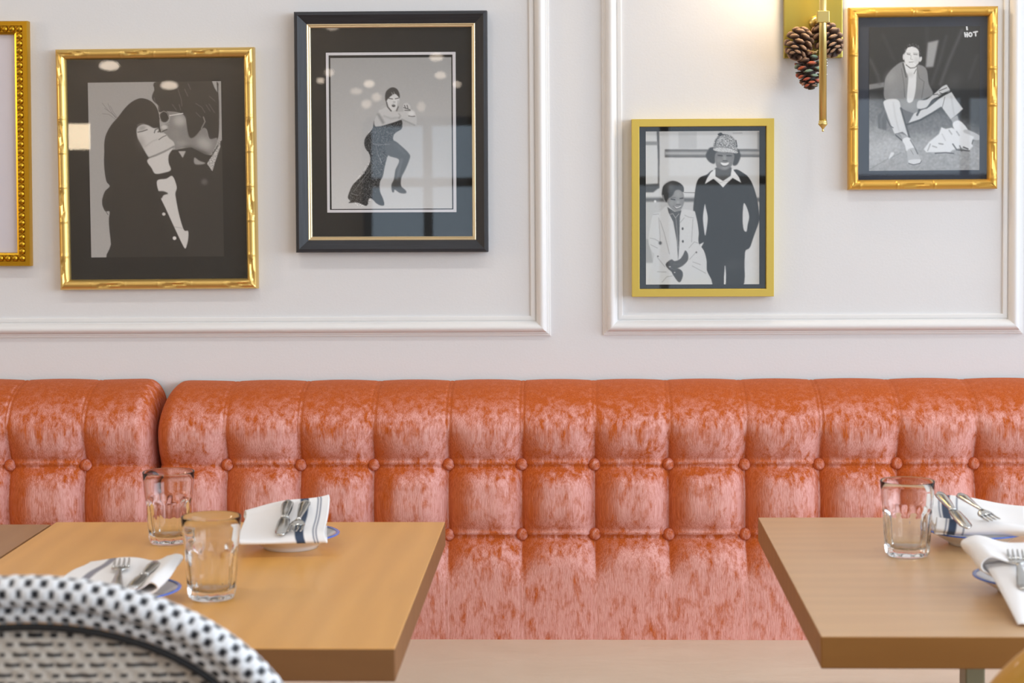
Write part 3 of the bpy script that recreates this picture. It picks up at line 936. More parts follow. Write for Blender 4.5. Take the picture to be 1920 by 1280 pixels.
    for q, g in (([(1420, 1960), (1480, 2050), (1680, 2070)], 45), ([(1590, 2010), (1660, 2040)], 30), ([(1100, 1990), (1160, 2010)], 150), ([(1200, 1950), (1260, 1960)], 120), ([(1360, 1740), (1400, 1800)], 150), ([(1480, 1760), (1520, 1820)], 150), ([(1020, 2060), (1060, 1960)], 150), ([(1250, 1800), (1300, 1900)], 190), ([(1530, 1990), (1560, 2070)], 80)):
        c.line(q, 2.2, g, .75, 1.2)
    c.line([(1140, 2105), (1300, 2095), (1430, 2110)], 1.8, 50, .8, 1)
    c.line([(1740, 1900), (1725, 1960)], 1.4, 60, .8)
    c.poly([(400, 2190), (440, 2090), (490, 2100), (460, 2150), (420, 2185)], 215, .5)
    # hand lettering in the corner
    c.line([(1634, 96), (1640, 138)], 3.2, 228, 1, .5)
    c.line([(1630, 138), (1650, 136)], 1.5, 225, .8, .5)
    W = 2.9
    c.line([(1603, 188), (1612, 250)], W, 222, 1, .5)
    c.line([(1640, 188), (1644, 252)], W, 222, 1, .5)
    c.line([(1608, 222), (1642, 220)], W, 222, 1, .5)
    c.line([(1692 + 24 * math.cos(q), 218 + 29 * math.sin(q)) for q in np.linspace(0, 2 * PI, 15)], W, 222, 1, .5)
    c.line([(1742, 182), (1802, 172)], W, 222, 1, .5)
    c.line([(1772, 178), (1776, 238)], W, 222, 1, .5)
    c.grain(2, 6)
    return c


def print_mesh(parent, canvas, wd, ht, cx, cz, y, tint=(1, 1, 1)):
    h, w_ = canvas.h, canvas.w
    px, pz = np.meshgrid(np.linspace(-wd / 2, wd / 2, w_) + cx, np.linspace(ht / 2, -ht / 2, h) + cz)
    vs = np.stack([px, np.full_like(px, y), pz], -1).reshape(-1, 3)
    k = np.arange(h * w_).reshape(h, w_)
    f = np.stack([k[:-1, :-1], k[1:, :-1], k[1:, 1:], k[:-1, 1:]], -1).reshape(-1, 4)
    me = bpy.data.meshes.new('photo_print')
    me.vertices.add(len(vs))
    me.vertices.foreach_set('co', vs.ravel())
    me.loops.add(f.size)
    me.loops.foreach_set('vertex_index', f.ravel().astype(np.int32))
    me.polygons.add(len(f))
    me.polygons.foreach_set('loop_start', np.arange(0, f.size, 4, dtype=np.int32))
    me.update(calc_edges=True)
    o = link('photo_print', me, M['print'], parent, False)
    setcol(o, canvas.rgba(tint).reshape(-1, 4))
    return o


# ------------------------------------------------------------------ picture frames
def place_frame(quad, depth, name, label):
    """TL, TR, BR, BL photo pixels of the outer front edge -> an Empty on the wall; local x right, z up, y=0 at the wall"""
    P = [at(px, py, Y=-depth) for px, py in quad]
    c = sum(P, Vector()) / 4
    W = ((P[1] - P[0]).length + (P[2] - P[3]).length) / 2
    Hh = ((P[3] - P[0]).length + (P[2] - P[1]).length) / 2
    d = (P[1] - P[0]) + (P[2] - P[3])
    e = (P[0] - P[3]) + (P[1] - P[2])
    ang = (math.atan2(d.z, d.x) + math.atan2(-e.x, e.z)) / 2
    o = thing(name, (c.x, 0, c.z), label, 'picture frame')
    o.rotation_euler = (0, -ang, 0)
    o['_'] = 0
    del o['_']
    R = Matrix.Rotation(-ang, 4, 'Y')

    def loc(px, py, y=-depth):
        return R.inverted() @ (at(px, py, Y=y) - Vector((c.x, 0, c.z)))
    return o, W, Hh, loc


def rail_frame(parent, name, W, Hh, prof, mats, mod=None, nseg=2, mi_side=(0, 1, 0, 1), matf=None):
    """mitred frame; prof = [(inset, height)], outer to inner; mod(side, pos, L, u, h) -> h"""
    q = MB()
    for sd in range(4):
        L = W if sd in (0, 2) else Hh
        n = nseg if nseg > 2 else 2
        vs, fs, mis = [], [], []
        for i in range(n + 1):
            for j, (u, h) in enumerate(prof):
                p = u + (L - 2 * u) * i / n
                hh = h if mod is None else mod(sd, p, L, u, h)
                a, b_ = p - L / 2, (Hh if sd in (0, 2) else W) / 2 - u
                if sd == 0:
                    v = (a, -hh, b_)
                elif sd == 2:
                    v = (-a, -hh, -b_)
                elif sd == 1:
                    v = (b_, -hh, -a)
                else:
                    v = (-b_, -hh, a)
                vs.append(v)
        m_ = len(prof)
        for i in range(n):
            for j in range(m_ - 1):
                fs.append((i * m_ + j, i * m_ + j + 1, (i + 1) * m_ + j + 1, (i + 1) * m_ + j))
        k = len(q.v)
        q.v += vs
        q.f += [tuple(x + k for x in f) for f in fs]
        for i in range(n):
            for j in range(m_ - 1):
                mm = mi_side[sd]
                if matf:
                    mm = matf(sd, (i + .5) / n * L, L, prof[j][0])
                q.m.append(mm)
    o = q.build(name, mats, parent)
    auto_smooth(o, 38)
    return o


def panel(parent, name, a, b, y, mt, th=.002):
    q = MB()
    q.box((a[0], y, a[1]), (b[0], y + th, b[1]))
    return q.build(name, mt, parent, smooth=False)


def ring(parent, name, o_, i_, y0, y1, mt):
    """flat rectangular ring (window mount): outer (x0,z0,x1,z1), inner likewise"""
    q = MB()
    q.box((o_[0], y0, o_[1]), (i_[0], y1, o_[3]))
    q.box((i_[2], y0, o_[1]), (o_[2], y1, o_[3]))
    q.box((i_[0], y0, o_[1]), (i_[2], y1, i_[1]))
    q.box((i_[0], y0, i_[3]), (i_[2], y1, o_[3]))
    return q.build(name, mt, parent, smooth=False)


def quad_box(loc, quad, y):
    P = [loc(px, py, y) for px, py in quad]
    return (P[0].x + P[3].x) / 2, (P[3].z + P[2].z) / 2, (P[1].x + P[2].x) / 2, (P[0].z + P[1].z) / 2


def picture(quad, depth, label, prof, mats, mat_m, photo, canvas, mod=None, nseg=2, mi_side=(0, 1, 0, 1), matf=None, open_inset=.016, tint=(1, 1, 1)):
    o, W, Hh, loc = place_frame(quad, depth, 'picture_frame', label)
    rail_frame(o, 'frame_rail', W, Hh, prof, mats, mod, nseg, mi_side, matf)
    i = open_inset
    panel(o, 'backing', (-W / 2 + i * .6, -Hh / 2 + i * .6), (W / 2 - i * .6, Hh / 2 - i * .6), -.006, M['mat_black'])
    panel(o, 'mat_board', (-W / 2 + i * .8, -Hh / 2 + i * .8), (W / 2 - i * .8, Hh / 2 - i * .8), -.0085, mat_m)
    if canvas is not None:
        x0, z0, x1, z1 = quad_box(loc, photo, -.0095)
        print_mesh(o, canvas, x1 - x0, z1 - z0, (x0 + x1) / 2, (z0 + z1) / 2, -.0092, tint)
    panel(o, 'glass_pane', (-W / 2 + i * .85, -Hh / 2 + i * .85), (W / 2 - i * .85, Hh / 2 - i * .85), -.0135, M['pane'])
    return o, W, Hh, loc


def bamboo(period, ring_w, amp, slit, depth_slit, off=0.0, uw=.016):
    """knuckles every period along the rail, with a carved lens-shaped slit between some of them"""
    def f(sd, p, L, u, h):
        if h < .012:
            return h
        n = max(2, round(L / period))
        q = (p / L * n + off) % 1.0
        seg = int(p / L * n + off)
        dmm = min(q, 1 - q) * L / n
        add = amp * math.exp(-(dmm / ring_w) ** 2)
        if slit and (seg % 2 == 0):
            s_ = abs(q - .5) * 2
            if s_ < .8:
                c_ = uw * (.46 + .10 * math.cos(PI * q))
                add -= depth_slit * max(0, 1 - (s_ / .8) ** 2) ** .5 * math.exp(-((u - c_) / .0022) ** 2)
        return h + add
    return f


def round_prof(wd, side, top, n=10, lip=.004):
    pr = [(0, 0), (0, side)]
    for i in range(1, n):
        a = PI * i / n
        pr.append((wd / 2 - wd / 2 * math.cos(a), side + (top - side) * math.sin(a)))
    pr += [(wd, side), (wd, lip)]
    return pr


# 1 far left: beaded gold frame with pale paper
TLx = at(-330, 38, Y=-.022)
o1, W1, H1, loc1 = place_frame([(-330, 41), (50, 38), (55, 498), (-325, 500)], .022, 'picture_frame',
                               'antique gold beaded frame with blank pale paper, cut by the photo edge')
pr = [(0, 0), (0, .017), (.001, .019), (.0085, .019), (.009, .0155), (.0195, .0155), (.020, .018), (.0235, .0165), (.0245, .011), (.0245, .006)]
rail_frame(o1, 'frame_rail', W1, H1, pr, M['gold_bead'])
q = MB()
bp = .0128
for sd in (0, 2):
    zz = (H1 / 2 - .0143) * (1 if sd == 0 else -1)
    nb_ = round((W1 - .0286) / bp)
    for i in range(nb_ + 1):
        q.sphere((-W1 / 2 + .0143 + (W1 - .0286) * i / nb_, -.0165, zz), .0061, 10)
for sd in (1, 3):
    xx = (W1 / 2 - .0143) * (1 if sd == 1 else -1)
    nb_ = round((H1 - .0286) / bp)
    for i in range(1, nb_):
        q.sphere((xx, -.0165, -H1 / 2 + .0143 + (H1 - .0286) * i / nb_), .0061, 10)
q.build('bead_molding', M['gold_bead'], o1)
panel(o1, 'backing', (-W1 / 2 + .015, -H1 / 2 + .015), (W1 / 2 - .015, H1 / 2 - .015), -.006, M['mat_black'])
panel(o1, 'mat_board', (-W1 / 2 + .02, -H1 / 2 + .02), (W1 / 2 - .02, H1 / 2 - .02), -.0085, M['paper_lilac'])
panel(o1, 'glass_pane', (-W1 / 2 + .0205, -H1 / 2 + .0205), (W1 / 2 - .0205, H1 / 2 - .0205), -.0125, M['pane'])

# 2 champagne bamboo frame, the couple
picture([(100, 90), (473, 89), (482, 541), (111, 545)], .026,
        'champagne gold thin bamboo frame holding a dark photo of two people with faces pressed together',
        round_prof(.0185, .013, .0245), M['gold_bamboo'], M['mat_black'], [(164, 154), (413, 153), (421, 481), (171.5, 482)], pic_couple(),
        bamboo(.060, .0016, .0008, True, .0036, .0, .0185), 240, (0, 0, 0, 0), None, .0165, (.98, .95, .92))

# 3 black wood frame, singer
oq = [(549, 20), (912, 21), (915, 472), (556, 474)]
o3, W3, H3, loc3 = picture(oq, .028, 'black wooden frame with gold inner lip, photo of a figure in a dark gown',
                           [(0, 0), (0, .024), (.002, .027), (.006, .028), (.019, .0205), (.0215, .019), (.0215, .006)], [M['blackwood_h'], M['blackwood_v']],
                           M['mat_black'], [(619.5, 108), (847, 108), (847, 391), (621.5, 391.5)], pic_singer(), None, 2, (0, 1, 0, 1), None, .021)
lp = [(0, .006), (0, .019), (.0012, .0196), (.0028, .0184), (.003, .0172), (.0046, .0176), (.0062, .016), (.0064, .006)]
lipo = rail_frame(o3, 'frame_lip', W3 - .043, H3 - .043, lp, M['gold_lip'])
lipo['label'] = 'pale gold inner lip'
ob = quad_box(loc3, [(611, 98), (854, 98), (856, 398), (613.5, 398)], -.0095)
ib = quad_box(loc3, [(616, 103), (848.5, 103), (850, 393), (618.5, 393)], -.0095)
r3 = ring(o3, 'mat_line', ob, ib, -.0096, -.0086, M['mat_white'])
r3['label'] = 'thin white line on black mat'

# 4 flat satin gold frame, two young people
picture([(1184.5, 224), (1452, 221), (1451, 556), (1185, 556)], .024,
        'flat satin yellow-gold frame hung low, photo of a smiling pair, one in a checked cap',
        [(0, 0), (0, .0235), (.0006, .0242), (.0128, .0242), (.0134, .0236), (.0134, .006)], M['gold_flat'], M['mat_black'],
        [(1211.5, 247), (1425, 244.5), (1422.5, 533), (1210.5, 533)], pic_siblings(), None, 2, (0, 0, 0, 0), None, .0132, (.97, .99, 1.0))

# 5 bright bamboo frame, seated figure
picture([(1594.5, 14), (1875, 9), (1872, 353), (1591, 357)], .026,
        'bright gold bamboo frame beside the wall light, photo of a man seated outdoors',
        round_prof(.0175, .012, .0235), [M['gold_yellow'], M['gold_node']], M['mat_slate'], [(1631.5, 52), (1838, 48), (1836, 318), (1628, 321)], pic_seated(),
        bamboo(.066, .0018, .0013, True, .0026, .3, .0175), 240, (0, 0, 0, 0),
        None, .0160, (.95, .98, 1.02))

# ------------------------------------------------------------------ banquette
BZ = .47                    # seat height


def back_profile(n=150):
    """base line of the backrest from seat to the top roll: list of (y, z, ny, nz)"""
    pts = []
    for i in range(n):
        tq = i / (n - 1)
        if tq < .82:
            s_ = tq / .82
            z = BZ - .06 + s_ * (.817 - BZ + .06)
            y = -.150 + .045 * s_
        else:
            a_ = (tq - .82) / .18 * PI / 2
            y = -.105 + (1 - math.cos(a_)) * .098
            z = .817 + math.sin(a_) * .047
        pts.append((y, z))
    out = []
    for i in range(n):
        a_, b_ = pts[max(0, i - 1)], pts[min(n - 1, i + 1)]
        d = Vector((b_[0] - a_[0], b_[1] - a_[1])).normalized()
        out.append((pts[i][0], pts[i][1], -d[1], d[0]))
    return out


row1 = at(1100, 871.5, Y=-.125).z
row2 = at(1100, 1004, Y=-.14).z


def banquette(x0, x1, cols, label, ext_l, ext_r, top_add=0.0):
    """x0..x1 the section; cols the button columns (x); ext_* True when the end is a free end seen in the photo"""
    root = thing('banquette', ((x0 + x1) / 2, -.1, 0), label, 'banquette')
    X0 = (x0 + x1) / 2
    prof = back_profile()
    nx = int((x1 - x0) / .0023)
    xs = np.linspace(x0, x1, nx)
    cc = np.array(cols)
    vs, nap_sheen = [], []
    rng = np.random.RandomState(5)
    wob = rng.uniform(-.5, .5, len(cc) + 2)
    for (y, z, ny, nz) in prof:
        for x in xs:
            i = int(np.searchsorted(cc, x))
            l = cc[i - 1] if i > 0 else cc[0] - .135
            r = cc[i] if i < len(cc) else cc[-1] + .135
            if i == 0:
                l, r = (2 * x0 - cc[0] if ext_l else cc[0] - .135), cc[0]
            if i == len(cc):
                l, r = cc[-1], (2 * x1 - cc[-1] if ext_r else cc[-1] + .135)
            u = min(1, max(0, (x - l) / (r - l)))
            edge = min(u, 1 - u) * (r - l)            # distance to the nearest seam
            px = min(1, edge / .050) 
            px = (1 - (1 - px) ** 2) ** .75           # 0 at the seam, 1 in the middle
            # vertical regions
            if z >= row1:
                v = (z - row1) / (.862 - row1)
                pz = min(1, ((z - row1) / .062))
                pz = (1 - (1 - pz) ** 2) ** .62
                k = .95 * max(0, 1 - v * 1.45) ** 1.0 + .02
                T = .040
            elif z >= row2:
                v = (z - row2) / (row1 - row2)
                e = min(v, 1 - v) * (row1 - row2)
                lim = .050 if v < .5 else .042
                pz = min(1, e / lim)
                pz = (1 - (1 - pz) ** 2) ** .6
                k = .62 + .3 * abs(2 * v - 1)
                T = .034
            else:
                v = (row2 - z) / (row2 - BZ)
                pz = min(1, (row2 - z) / .06)
                pz = (1 - (1 - pz) ** 2) ** .6
                k = .85 * max(0, 1 - v * 2.1) ** 1.3 + .012
                T = .036
            h = T * pz * (1 - k * (1 - px))
            # tucked pleat along each button row
            for rw in (row1, row2):
                dz = (z - rw - .0016) / .0042
                if abs(dz) < 3:
                    h += .0125 * math.exp(-dz * dz) * min(1, edge / .016) * (1 if (cc[0] - .004 < x < cc[-1] + .004) else .5)
            if edge < .012:
                h -= (.0014 if z > row2 else .0005) * math.exp(-((edge - .0035) / .0013) ** 2)
            # free ends roll over
            for flag, d in ((ext_l, x - x0), (ext_r, x1 - x)):
                if flag and d < .03:
                    h -= .05 * (1 - math.sqrt(max(0, 1 - (1 - d / .03) ** 2)))
            zz = z
            tz = 0
            if z > .8:
                for flag, d in ((ext_l, x - x0), (ext_r, x1 - x)):
                    if flag and d < .045:
                        tz -= .026 * (1 - math.sqrt(max(0, 1 - (1 - d / .045) ** 2))) * (z - .8) / .09
                tz += .0022 * math.sin(u * PI) * min(1, (z - .8) / .08) + top_add * min(1, (z - .8) / .08)
            vs.append((x - X0, y + ny * h + .1, zz + nz * h * .8 + tz))
            # nap: brushed pile with its sheen painted in, rust at tuft tops and along the rows
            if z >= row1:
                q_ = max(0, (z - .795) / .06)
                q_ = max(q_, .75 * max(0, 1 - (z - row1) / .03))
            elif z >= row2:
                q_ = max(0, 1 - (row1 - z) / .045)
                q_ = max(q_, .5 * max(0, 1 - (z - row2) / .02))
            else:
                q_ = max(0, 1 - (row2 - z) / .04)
            nap_sheen.append(min(1.2, q_))
    npf = len(prof)
    fs = [(j * nx + i, j * nx + i + 1, (j + 1) * nx + i + 1, (j + 1) * nx + i) for j in range(npf - 1) for i in range(nx - 1)]
    # close the ends and the back
    nv = len(vs)
    for side, i in ((0, 0), (1, nx - 1)):
        base = len(vs)
        for j in range(npf):
            vs.append((vs[j * nx + i][0], .098, max(BZ - .06, min(.88, vs[j * nx + i][2]))))
            nap_sheen.append(.3)
        for j in range(npf - 1):
            f = (j * nx + i, (j + 1) * nx + i, base + j + 1, base + j)
            fs.append(f if side == 0 else f[::-1])
    back = pymesh('backrest', vs, fs, M['velvet'], root)
    a_ = back.data.attributes.new('nap_sheen', 'FLOAT', 'POINT')
    a_.data.foreach_set('value', np.array(nap_sheen, dtype=np.float32))
    # buttons
    qb = MB()
    qb.lathe([(0, -.0105), (.0035, -.0103), (.0070, -.0088), (.0098, -.0055), (.0108, -.0015), (.0106, .003), (.009, .005), (0, .005)], 20)
    bvs = [(v[0], v[2], v[1]) for v in qb.v]
    first = None
    for rw, yb in ((row1, None), (row2, None)):
        for x in cols:
            j = min(range(npf), key=lambda k_: abs(prof[k_][1] - rw))
            yb = prof[j][0] - .004
            if first is None:
                b_ = pymesh('button', bvs, [f[::-1] for f in qb.f], M['velvet'], back)
                first = b_
                a2 = b_.data.attributes.new('nap_sheen', 'FLOAT', 'POINT')
                a2.data.foreach_set('value', np.full(len(bvs), .35, dtype=np.float32))
            else:
                b_ = first.copy()
                COL.objects.link(b_)
                b_.parent = back
            b_.location = (x - X0, yb + .1, rw + .0005 + random.uniform(-.001, .001))
            b_.rotation_euler = (random.uniform(-.1, .1), random.uniform(-1, 1), 0)
    q = MB()
    q.box((x0 - X0 + .001, -.60 + .1, BZ - .11), (x1 - X0 - .001, -.07 + .1, BZ), 0, .022, 4)
    q.build('seat', M['vinyl'], root)
    q = MB()
    q.box((x0 - X0, -.55 + .1, 0), (x1 - X0, -.02 + .1, BZ - .11), 0, .004)
    q.build('plinth', M['black_pipe'], root, smooth=False)
    return root


def colx(px, row):
    return at(px, row, Y=-.125).x


xs_main = [colx(p, 871) for p in (425, 563, 700.5, 840.5, 978, 1114.5, 1253, 1396, 1536, 1682, 1827)]
sp = .1375
xs_main += [xs_main[-1] + sp * k for k in range(1, 5)]
xsplit = at(295, 800, Y=-.10).x
banquette(xsplit + .002, xs_main[-1] + .07, xs_main, 'long pink and rust velvet banquette section with two button rows, right of the gap', True, False)
xs_left = [colx(159, 871), colx(17, 870)]
xs_left = [xs_left[1] - .138 * k for k in (3, 2, 1)] + [xs_left[1], xs_left[0]]
banquette(xs_left[0] - .07, xsplit - .001, xs_left, 'shorter velvet banquette section left of the dark vertical gap, above the left table', False, True, .004)


# ------------------------------------------------------------------ tables
def table(x0, y0, x1, y1, top_m, edge_m, label, posts):
    """x0..x1, y0 (front) .. y1 (back), top at .75"""
    cx, cy_ = (x0 + x1) / 2, (y0 + y1) / 2
    root = thing('dining_table', (cx, cy_, 0), label, 'table')
    w_, d_ = (x1 - x0) / 2, (y1 - y0) / 2
    q = MB()
    q.box((-w_, -d_, .714), (w_, d_, .75), 0, .0016, 2)
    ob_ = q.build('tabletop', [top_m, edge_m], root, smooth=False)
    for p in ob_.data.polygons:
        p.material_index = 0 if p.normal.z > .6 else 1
    for dx in posts:
        q = MB()
        q.box((dx - .0125, -.02, .03), (dx + .0125, .02, .706), 0, .002)
        q.build('post', M['post'], root, smooth=False)
    q = MB()
    q.box((-.16, -.2, .706), (.16, .2, .714), 0, .001)
    q.build('mounting_plate', M['post'], root, smooth=False)
    q = MB()
    q.box((-.20, -.25, 0), (.20, .25, .03), 0, .006)
    q.build('foot_plate', M['post'], root, smooth=False)
    return root


tl_r = -.2013
tl_l = at(104, 979, Z=.75).x
T_L = table(tl_l, -1.352, tl_r, -.603, M['oak_warm'], M['edge_warm'], 'honey oak table left of centre with two tumblers and two place settings', (-.05, .05))
tr_l = .2612
T_R = table(tr_l, -1.294, tr_l + .585, -.567, M['oak_right'], M['edge_right'], 'paler brown wooden table at the right with one tumbler and two place settings', (-.052, .052))
T_N = table(tl_l - .0025 - .58, -1.36, tl_l - .0025, -.622, M['oak_dark'], M['edge_warm'], 'darker brown table butted against the honey oak table at the left edge of the photo', (-.05, .05))


# ------------------------------------------------------------------ tumblers
def tumbler_mesh():
    Hh, ro, rb, nf = .1, .036, .0285, 10
    prof = [(0, .0), (.022, .0), (.026, .0008), (rb - .0004, .003), (rb, .006)]
    zs = np.linspace(.008, .060, 12)
    for z in zs:
        prof.append((rb + (.0325 - rb) * (z / .062), z))
    prof += [(.0322, .0625), (.0331, .0655), (.0336, .070), (.0345, .080), (.0353, .09), (.036, .0988), (.0359, .0997), (.0355, .1), (.0350, .0995)]
    n_out = len(prof)
    prof += [(.0340, .088), (.0331, .078), (.0321, .068), (.0308, .058), (.0287, .04), (.0270, .024), (.0257, .0145), (.022, .0112), (.012, .0104), (0, .0102)]

    def fr(r, z, th, j):
        if 2 < j < n_out and z < .066:
            a_ = (th * nf / (2 * PI)) % 1.0 - .5
            flat = math.cos(PI / nf) / math.cos(a_ * 2 * PI / nf)   # polygon facet
            arch = .0615 - .010 * (abs(a_) * 2) ** 2.2
            k = max(0, min(1, (arch - z) / .003))
            k2 = max(0, min(1, z / .006))
            return r * (1 + (flat * 1.01 - 1) * k * k2) - .0011 * k * k2 * (1 - (2 * a_) ** 2)
        return r
    q = MB()
    q.lathe(prof, 80, fr=fr)
    return q


q = tumbler_mesh()
g0 = None
for (px, py), lab in zip([(318, 1017), (398, 1121), (1701, 1041)],
                         ['clear empty faceted tumbler further back on the honey oak table', 'clear empty faceted tumbler nearer the front of the honey oak table', 'clear empty faceted tumbler on the pale brown right-hand table']):
    p = at(px, py, Z=.75)
    if g0 is None:
        g0 = q.build('tumbler', M['glass'])
        ob_ = g0
    else:
        ob_ = g0.copy()
        COL.objects.link(ob_)
        ob_.rotation_euler.z = random.random()
    ob_.location = (p.x, p.y, .7503)
    tag(ob_, lab, 'drinking glass', 'faceted water tumblers')


# ------------------------------------------------------------------ plates
def plate(px, py, lab, first=[None]):
    p = at(px, py, Z=.769)
    if first[0] is None:
        root = thing('plate', (0, 0, 0), lab, 'plate', 'blue rimmed side plates')
        R_ = .067
        q = MB()
        q.lathe([(0, .003), (.033, .003), (.0345, 0), (.037, 0), (.038, .003), (.050, .0095), (.062, .0165), (R_ - .0006, .0185), (R_ - .0002, .0190), (R_ - .0012, .0200), (.062, .0184), (.049, .0115), (.038, .0062), (0, .0055)], 64)
        q.build('dish', M['china'], root)
        q = MB()
        q.lathe([(R_ - .0046, .01955), (R_ - .0012, .0204), (R_ + .0003, .0196), (R_, .0185), (R_ - .0012, .0181)], 64)
        r_ = q.build('rim_band', M['blue_rim'], root)
        r_['label'] = 'thin blue painted rim'
        first[0] = root
    else:
        root = first[0].copy()
        COL.objects.link(root)
        for ch in list(first[0].children):
            c_ = ch.copy()
            COL.objects.link(c_)
            c_.parent = root
        root['label'] = lab
    root.location = (p.x, p.y, .7503)
    return root


PA = plate(545, 1000, 'blue-rimmed white plate at the back of the honey oak table')
PB = plate(233, 1104, 'blue-rimmed white plate at the front of the honey oak table, behind the woven chair')
PC = plate(1830, 993, 'blue-rimmed white plate at the back of the right-hand table, behind the tumbler')
PD = plate(1930, 1080, 'blue-rimmed white plate at the right edge of the photo, under a drooping napkin')

# ------------------------------------------------------------------ napkins
CLOTH = np.array(srgb(240, 238, 238))
NAVY = np.array(srgb(58, 72, 96))
GREY = np.array(srgb(120, 124, 140))


def smooth_path(pts, n):
    P = [np.array(p, float) for p in pts]
    out = []
    for i in range(len(P) - 1):
        p0, p1, p2, p3 = P[max(0, i - 1)], P[i], P[i + 1], P[min(len(P) - 1, i + 2)]
        for tt in np.linspace(0, 1, n, endpoint=False):
            out.append(.5 * (2 * p1 + (p2 - p0) * tt + (2 * p0 - 5 * p1 + 4 * p2 - p3) * tt ** 2 + (3 * p1 - p0 - 3 * p2 + p3) * tt ** 3))
    out.append(P[-1])
    return out


def napkin(plate_o, dx, dy, rz, L, path, stripes, label, scale_fn=None, shift_fn=None, seed=0, lift=.0185, colfn=None):
    """a folded cloth: path (y,z) swept along local x; scale_fn(t)->(sy,sz), shift_fn(t)->(dy,dz)"""
    sp_ = smooth_path(path, 9)
    nx = 60
    rng = random.Random(seed)
    ph = [rng.uniform(0, 6) for _ in range(4)]
    vs, cols = [], []
    n_ = len(sp_)
    for j, p in enumerate(sp_):
        for i in range(nx):
            tq = i / (nx - 1)
            sy, sz = scale_fn(tq) if scale_fn else (1, 1)
            ey, ez = shift_fn(tq) if shift_fn else (0, 0)
            wv = .0016 * math.sin(tq * 7 + ph[0] + j * .05) + .0011 * math.sin(j * .25 + tq * 4 + ph[1])
            x = (tq - .5) * L + .002 * math.sin(j * .13 + ph[2])
            vs.append((x, p[0] * sy + ey, p[1] * sz + ez + wv * min(1, max(0, p[1]) / .008)))
            c_ = CLOTH
            for (a_, b_, cc_) in stripes:
                if a_ <= tq * L <= b_:
                    c_ = cc_
            if colfn:
                c_ = colfn(tq, p[0], p[1], j / n_)
            cols.append(c_)
    fs = [(j * nx + i, j * nx + i + 1, (j + 1) * nx + i + 1, (j + 1) * nx + i) for j in range(n_ - 1) for i in range(nx - 1)]
    o = pymesh('napkin', vs, fs, M['cloth'])
    setcol(o, cols)
    md = o.modifiers.new('thick', 'SOLIDIFY')
    md.thickness = .0026
    md.offset = 0
    o.location = plate_o.location + Vector((dx, dy, lift))
    o.rotation_euler.z = rz
    tag(o, label, 'napkin', 'folded white napkins')
    return o


def stripe_set(c0):
    return [(c0 - .0235, c0 - .0222, GREY), (c0 - .0200, c0 - .0187, GREY), (c0 - .006, c0 + .006, NAVY), (c0 + .0185, c0 + .0198, GREY), (c0 + .0220, c0 + .0233, GREY)]


fold = [(.040, .003), (.0, .0025), (-.046, .0035), (-.0555, .0005), (-.058, .004), (-.048, .0105), (-.01, .015), (.02, .023), (.044, .036), (.051, .043), (.056, .040), (.056, .032), (.05, .026)]
NA = napkin(PA, -.006, -.013, .10, .116, fold, stripe_set(.081), 'folded napkin with dark stripes at its right, back plate of the honey oak table',
       lambda t_: (1, .60 + .50 * t_), None, 1)


def col_b(tq, y_, z_, jn):
    if jn > .42:
        for a_, b_, cc_ in ((-.036, -.025, np.array(srgb(138, 136, 146))), (-.043, -.0418, GREY), (-.018, -.0165, GREY), (-.012, -.0105, GREY)):
            if a_ <= y_ <= b_:
                return cc_
    return CLOTH


fold_b = [(-.05, .002), (.0, .002), (.045, .004), (.055, .008), (.057, .013), (.050, .017), (.042, .014), (.034, .0105), (.02, .0095), (.0, .011), (-.03, .011), (-.058, .008)]
NB = napkin(PB, -.004, .006, -PI / 2 - .12, .100, fold_b, [], 'folded napkin with a grey stripe, half hidden behind the woven chair', lambda t_: (1 + .14 * t_, 1), lambda t_: (-.004 * t_, .014 * (1 - t_)), 2, .0185, col_b)
fold_c = [(.036, .003), (-.038, .003), (-.048, .005), (-.055, .012), (-.049, .021), (-.038, .021), (-.031, .014), (.0, .016), (.03, .026), (.048, .037), (.054, .034), (.050, .025)]
NC = napkin(PC, .004, -.008, -.10, .128, fold_c, [(.012, .0135, GREY), (.017, .027, NAVY), (.0305, .032, GREY), (.036, .0372, GREY)],
       'folded napkin with a rolled front edge on the back plate of the right-hand table', lambda t_: (1 - .12 * t_, 1.10 - .40 * t_), None, 3)
fold_d = [(-.05, .002), (.0, .002), (.040, .003), (.056, .006), (.068, .016), (.070, .028), (.060, .036), (.046, .034), (.02, .026), (-.02, .024), (-.06, .024)]
ND = napkin(PD, 0, .0, PI / 2 + .08, .082, fold_d, [], 'napkin drooping over the front of the plate at the right edge of the photo',
            lambda t_: (1.0, .85), lambda t_: (.0, .010 * t_ - .002), 4, .0235)
# its loose corner hangs off the plate onto the table
vs, fs = [], []
nr, nc_ = 22, 12
for i in range(nr):
    tq = i / (nr - 1)
    yy = PD.location.y - .030 - .150 * tq
    lx, ly = 1846 + (1908 - 1846) * tq ** .9, 1058 + (1170 - 1058) * tq
    rx, ry = 1990 - 50 * tq, 1062 + (1178 - 1062) * tq
    for k in range(nc_):
        u = k / (nc_ - 1)
        p = at(lx + (rx - lx) * u, ly + (ry - ly) * u, Y=yy)
        p.z = max(.7520, p.z + .006 * math.sin(u * PI * 1.5) * (1 - .6 * tq))
        if (Vector((p.x, p.y)) - PD.location.xy).length < .072:
            p.z = max(p.z, .7750)
        vs.append(p)
fs = [(i * nc_ + k, i * nc_ + k + 1, (i + 1) * nc_ + k + 1, (i + 1) * nc_ + k) for i in range(nr - 1) for k in range(nc_ - 1)]
bpy.context.view_layer.update()
inv = ND.matrix_world.inverted()
hc = pymesh('hanging_corner', [inv @ v for v in vs], fs, M['cloth'], ND)
setcol(hc, [CLOTH] * len(vs))
md = hc.modifiers.new('thick', 'SOLIDIFY')
md.thickness = .0016
md.offset = 0


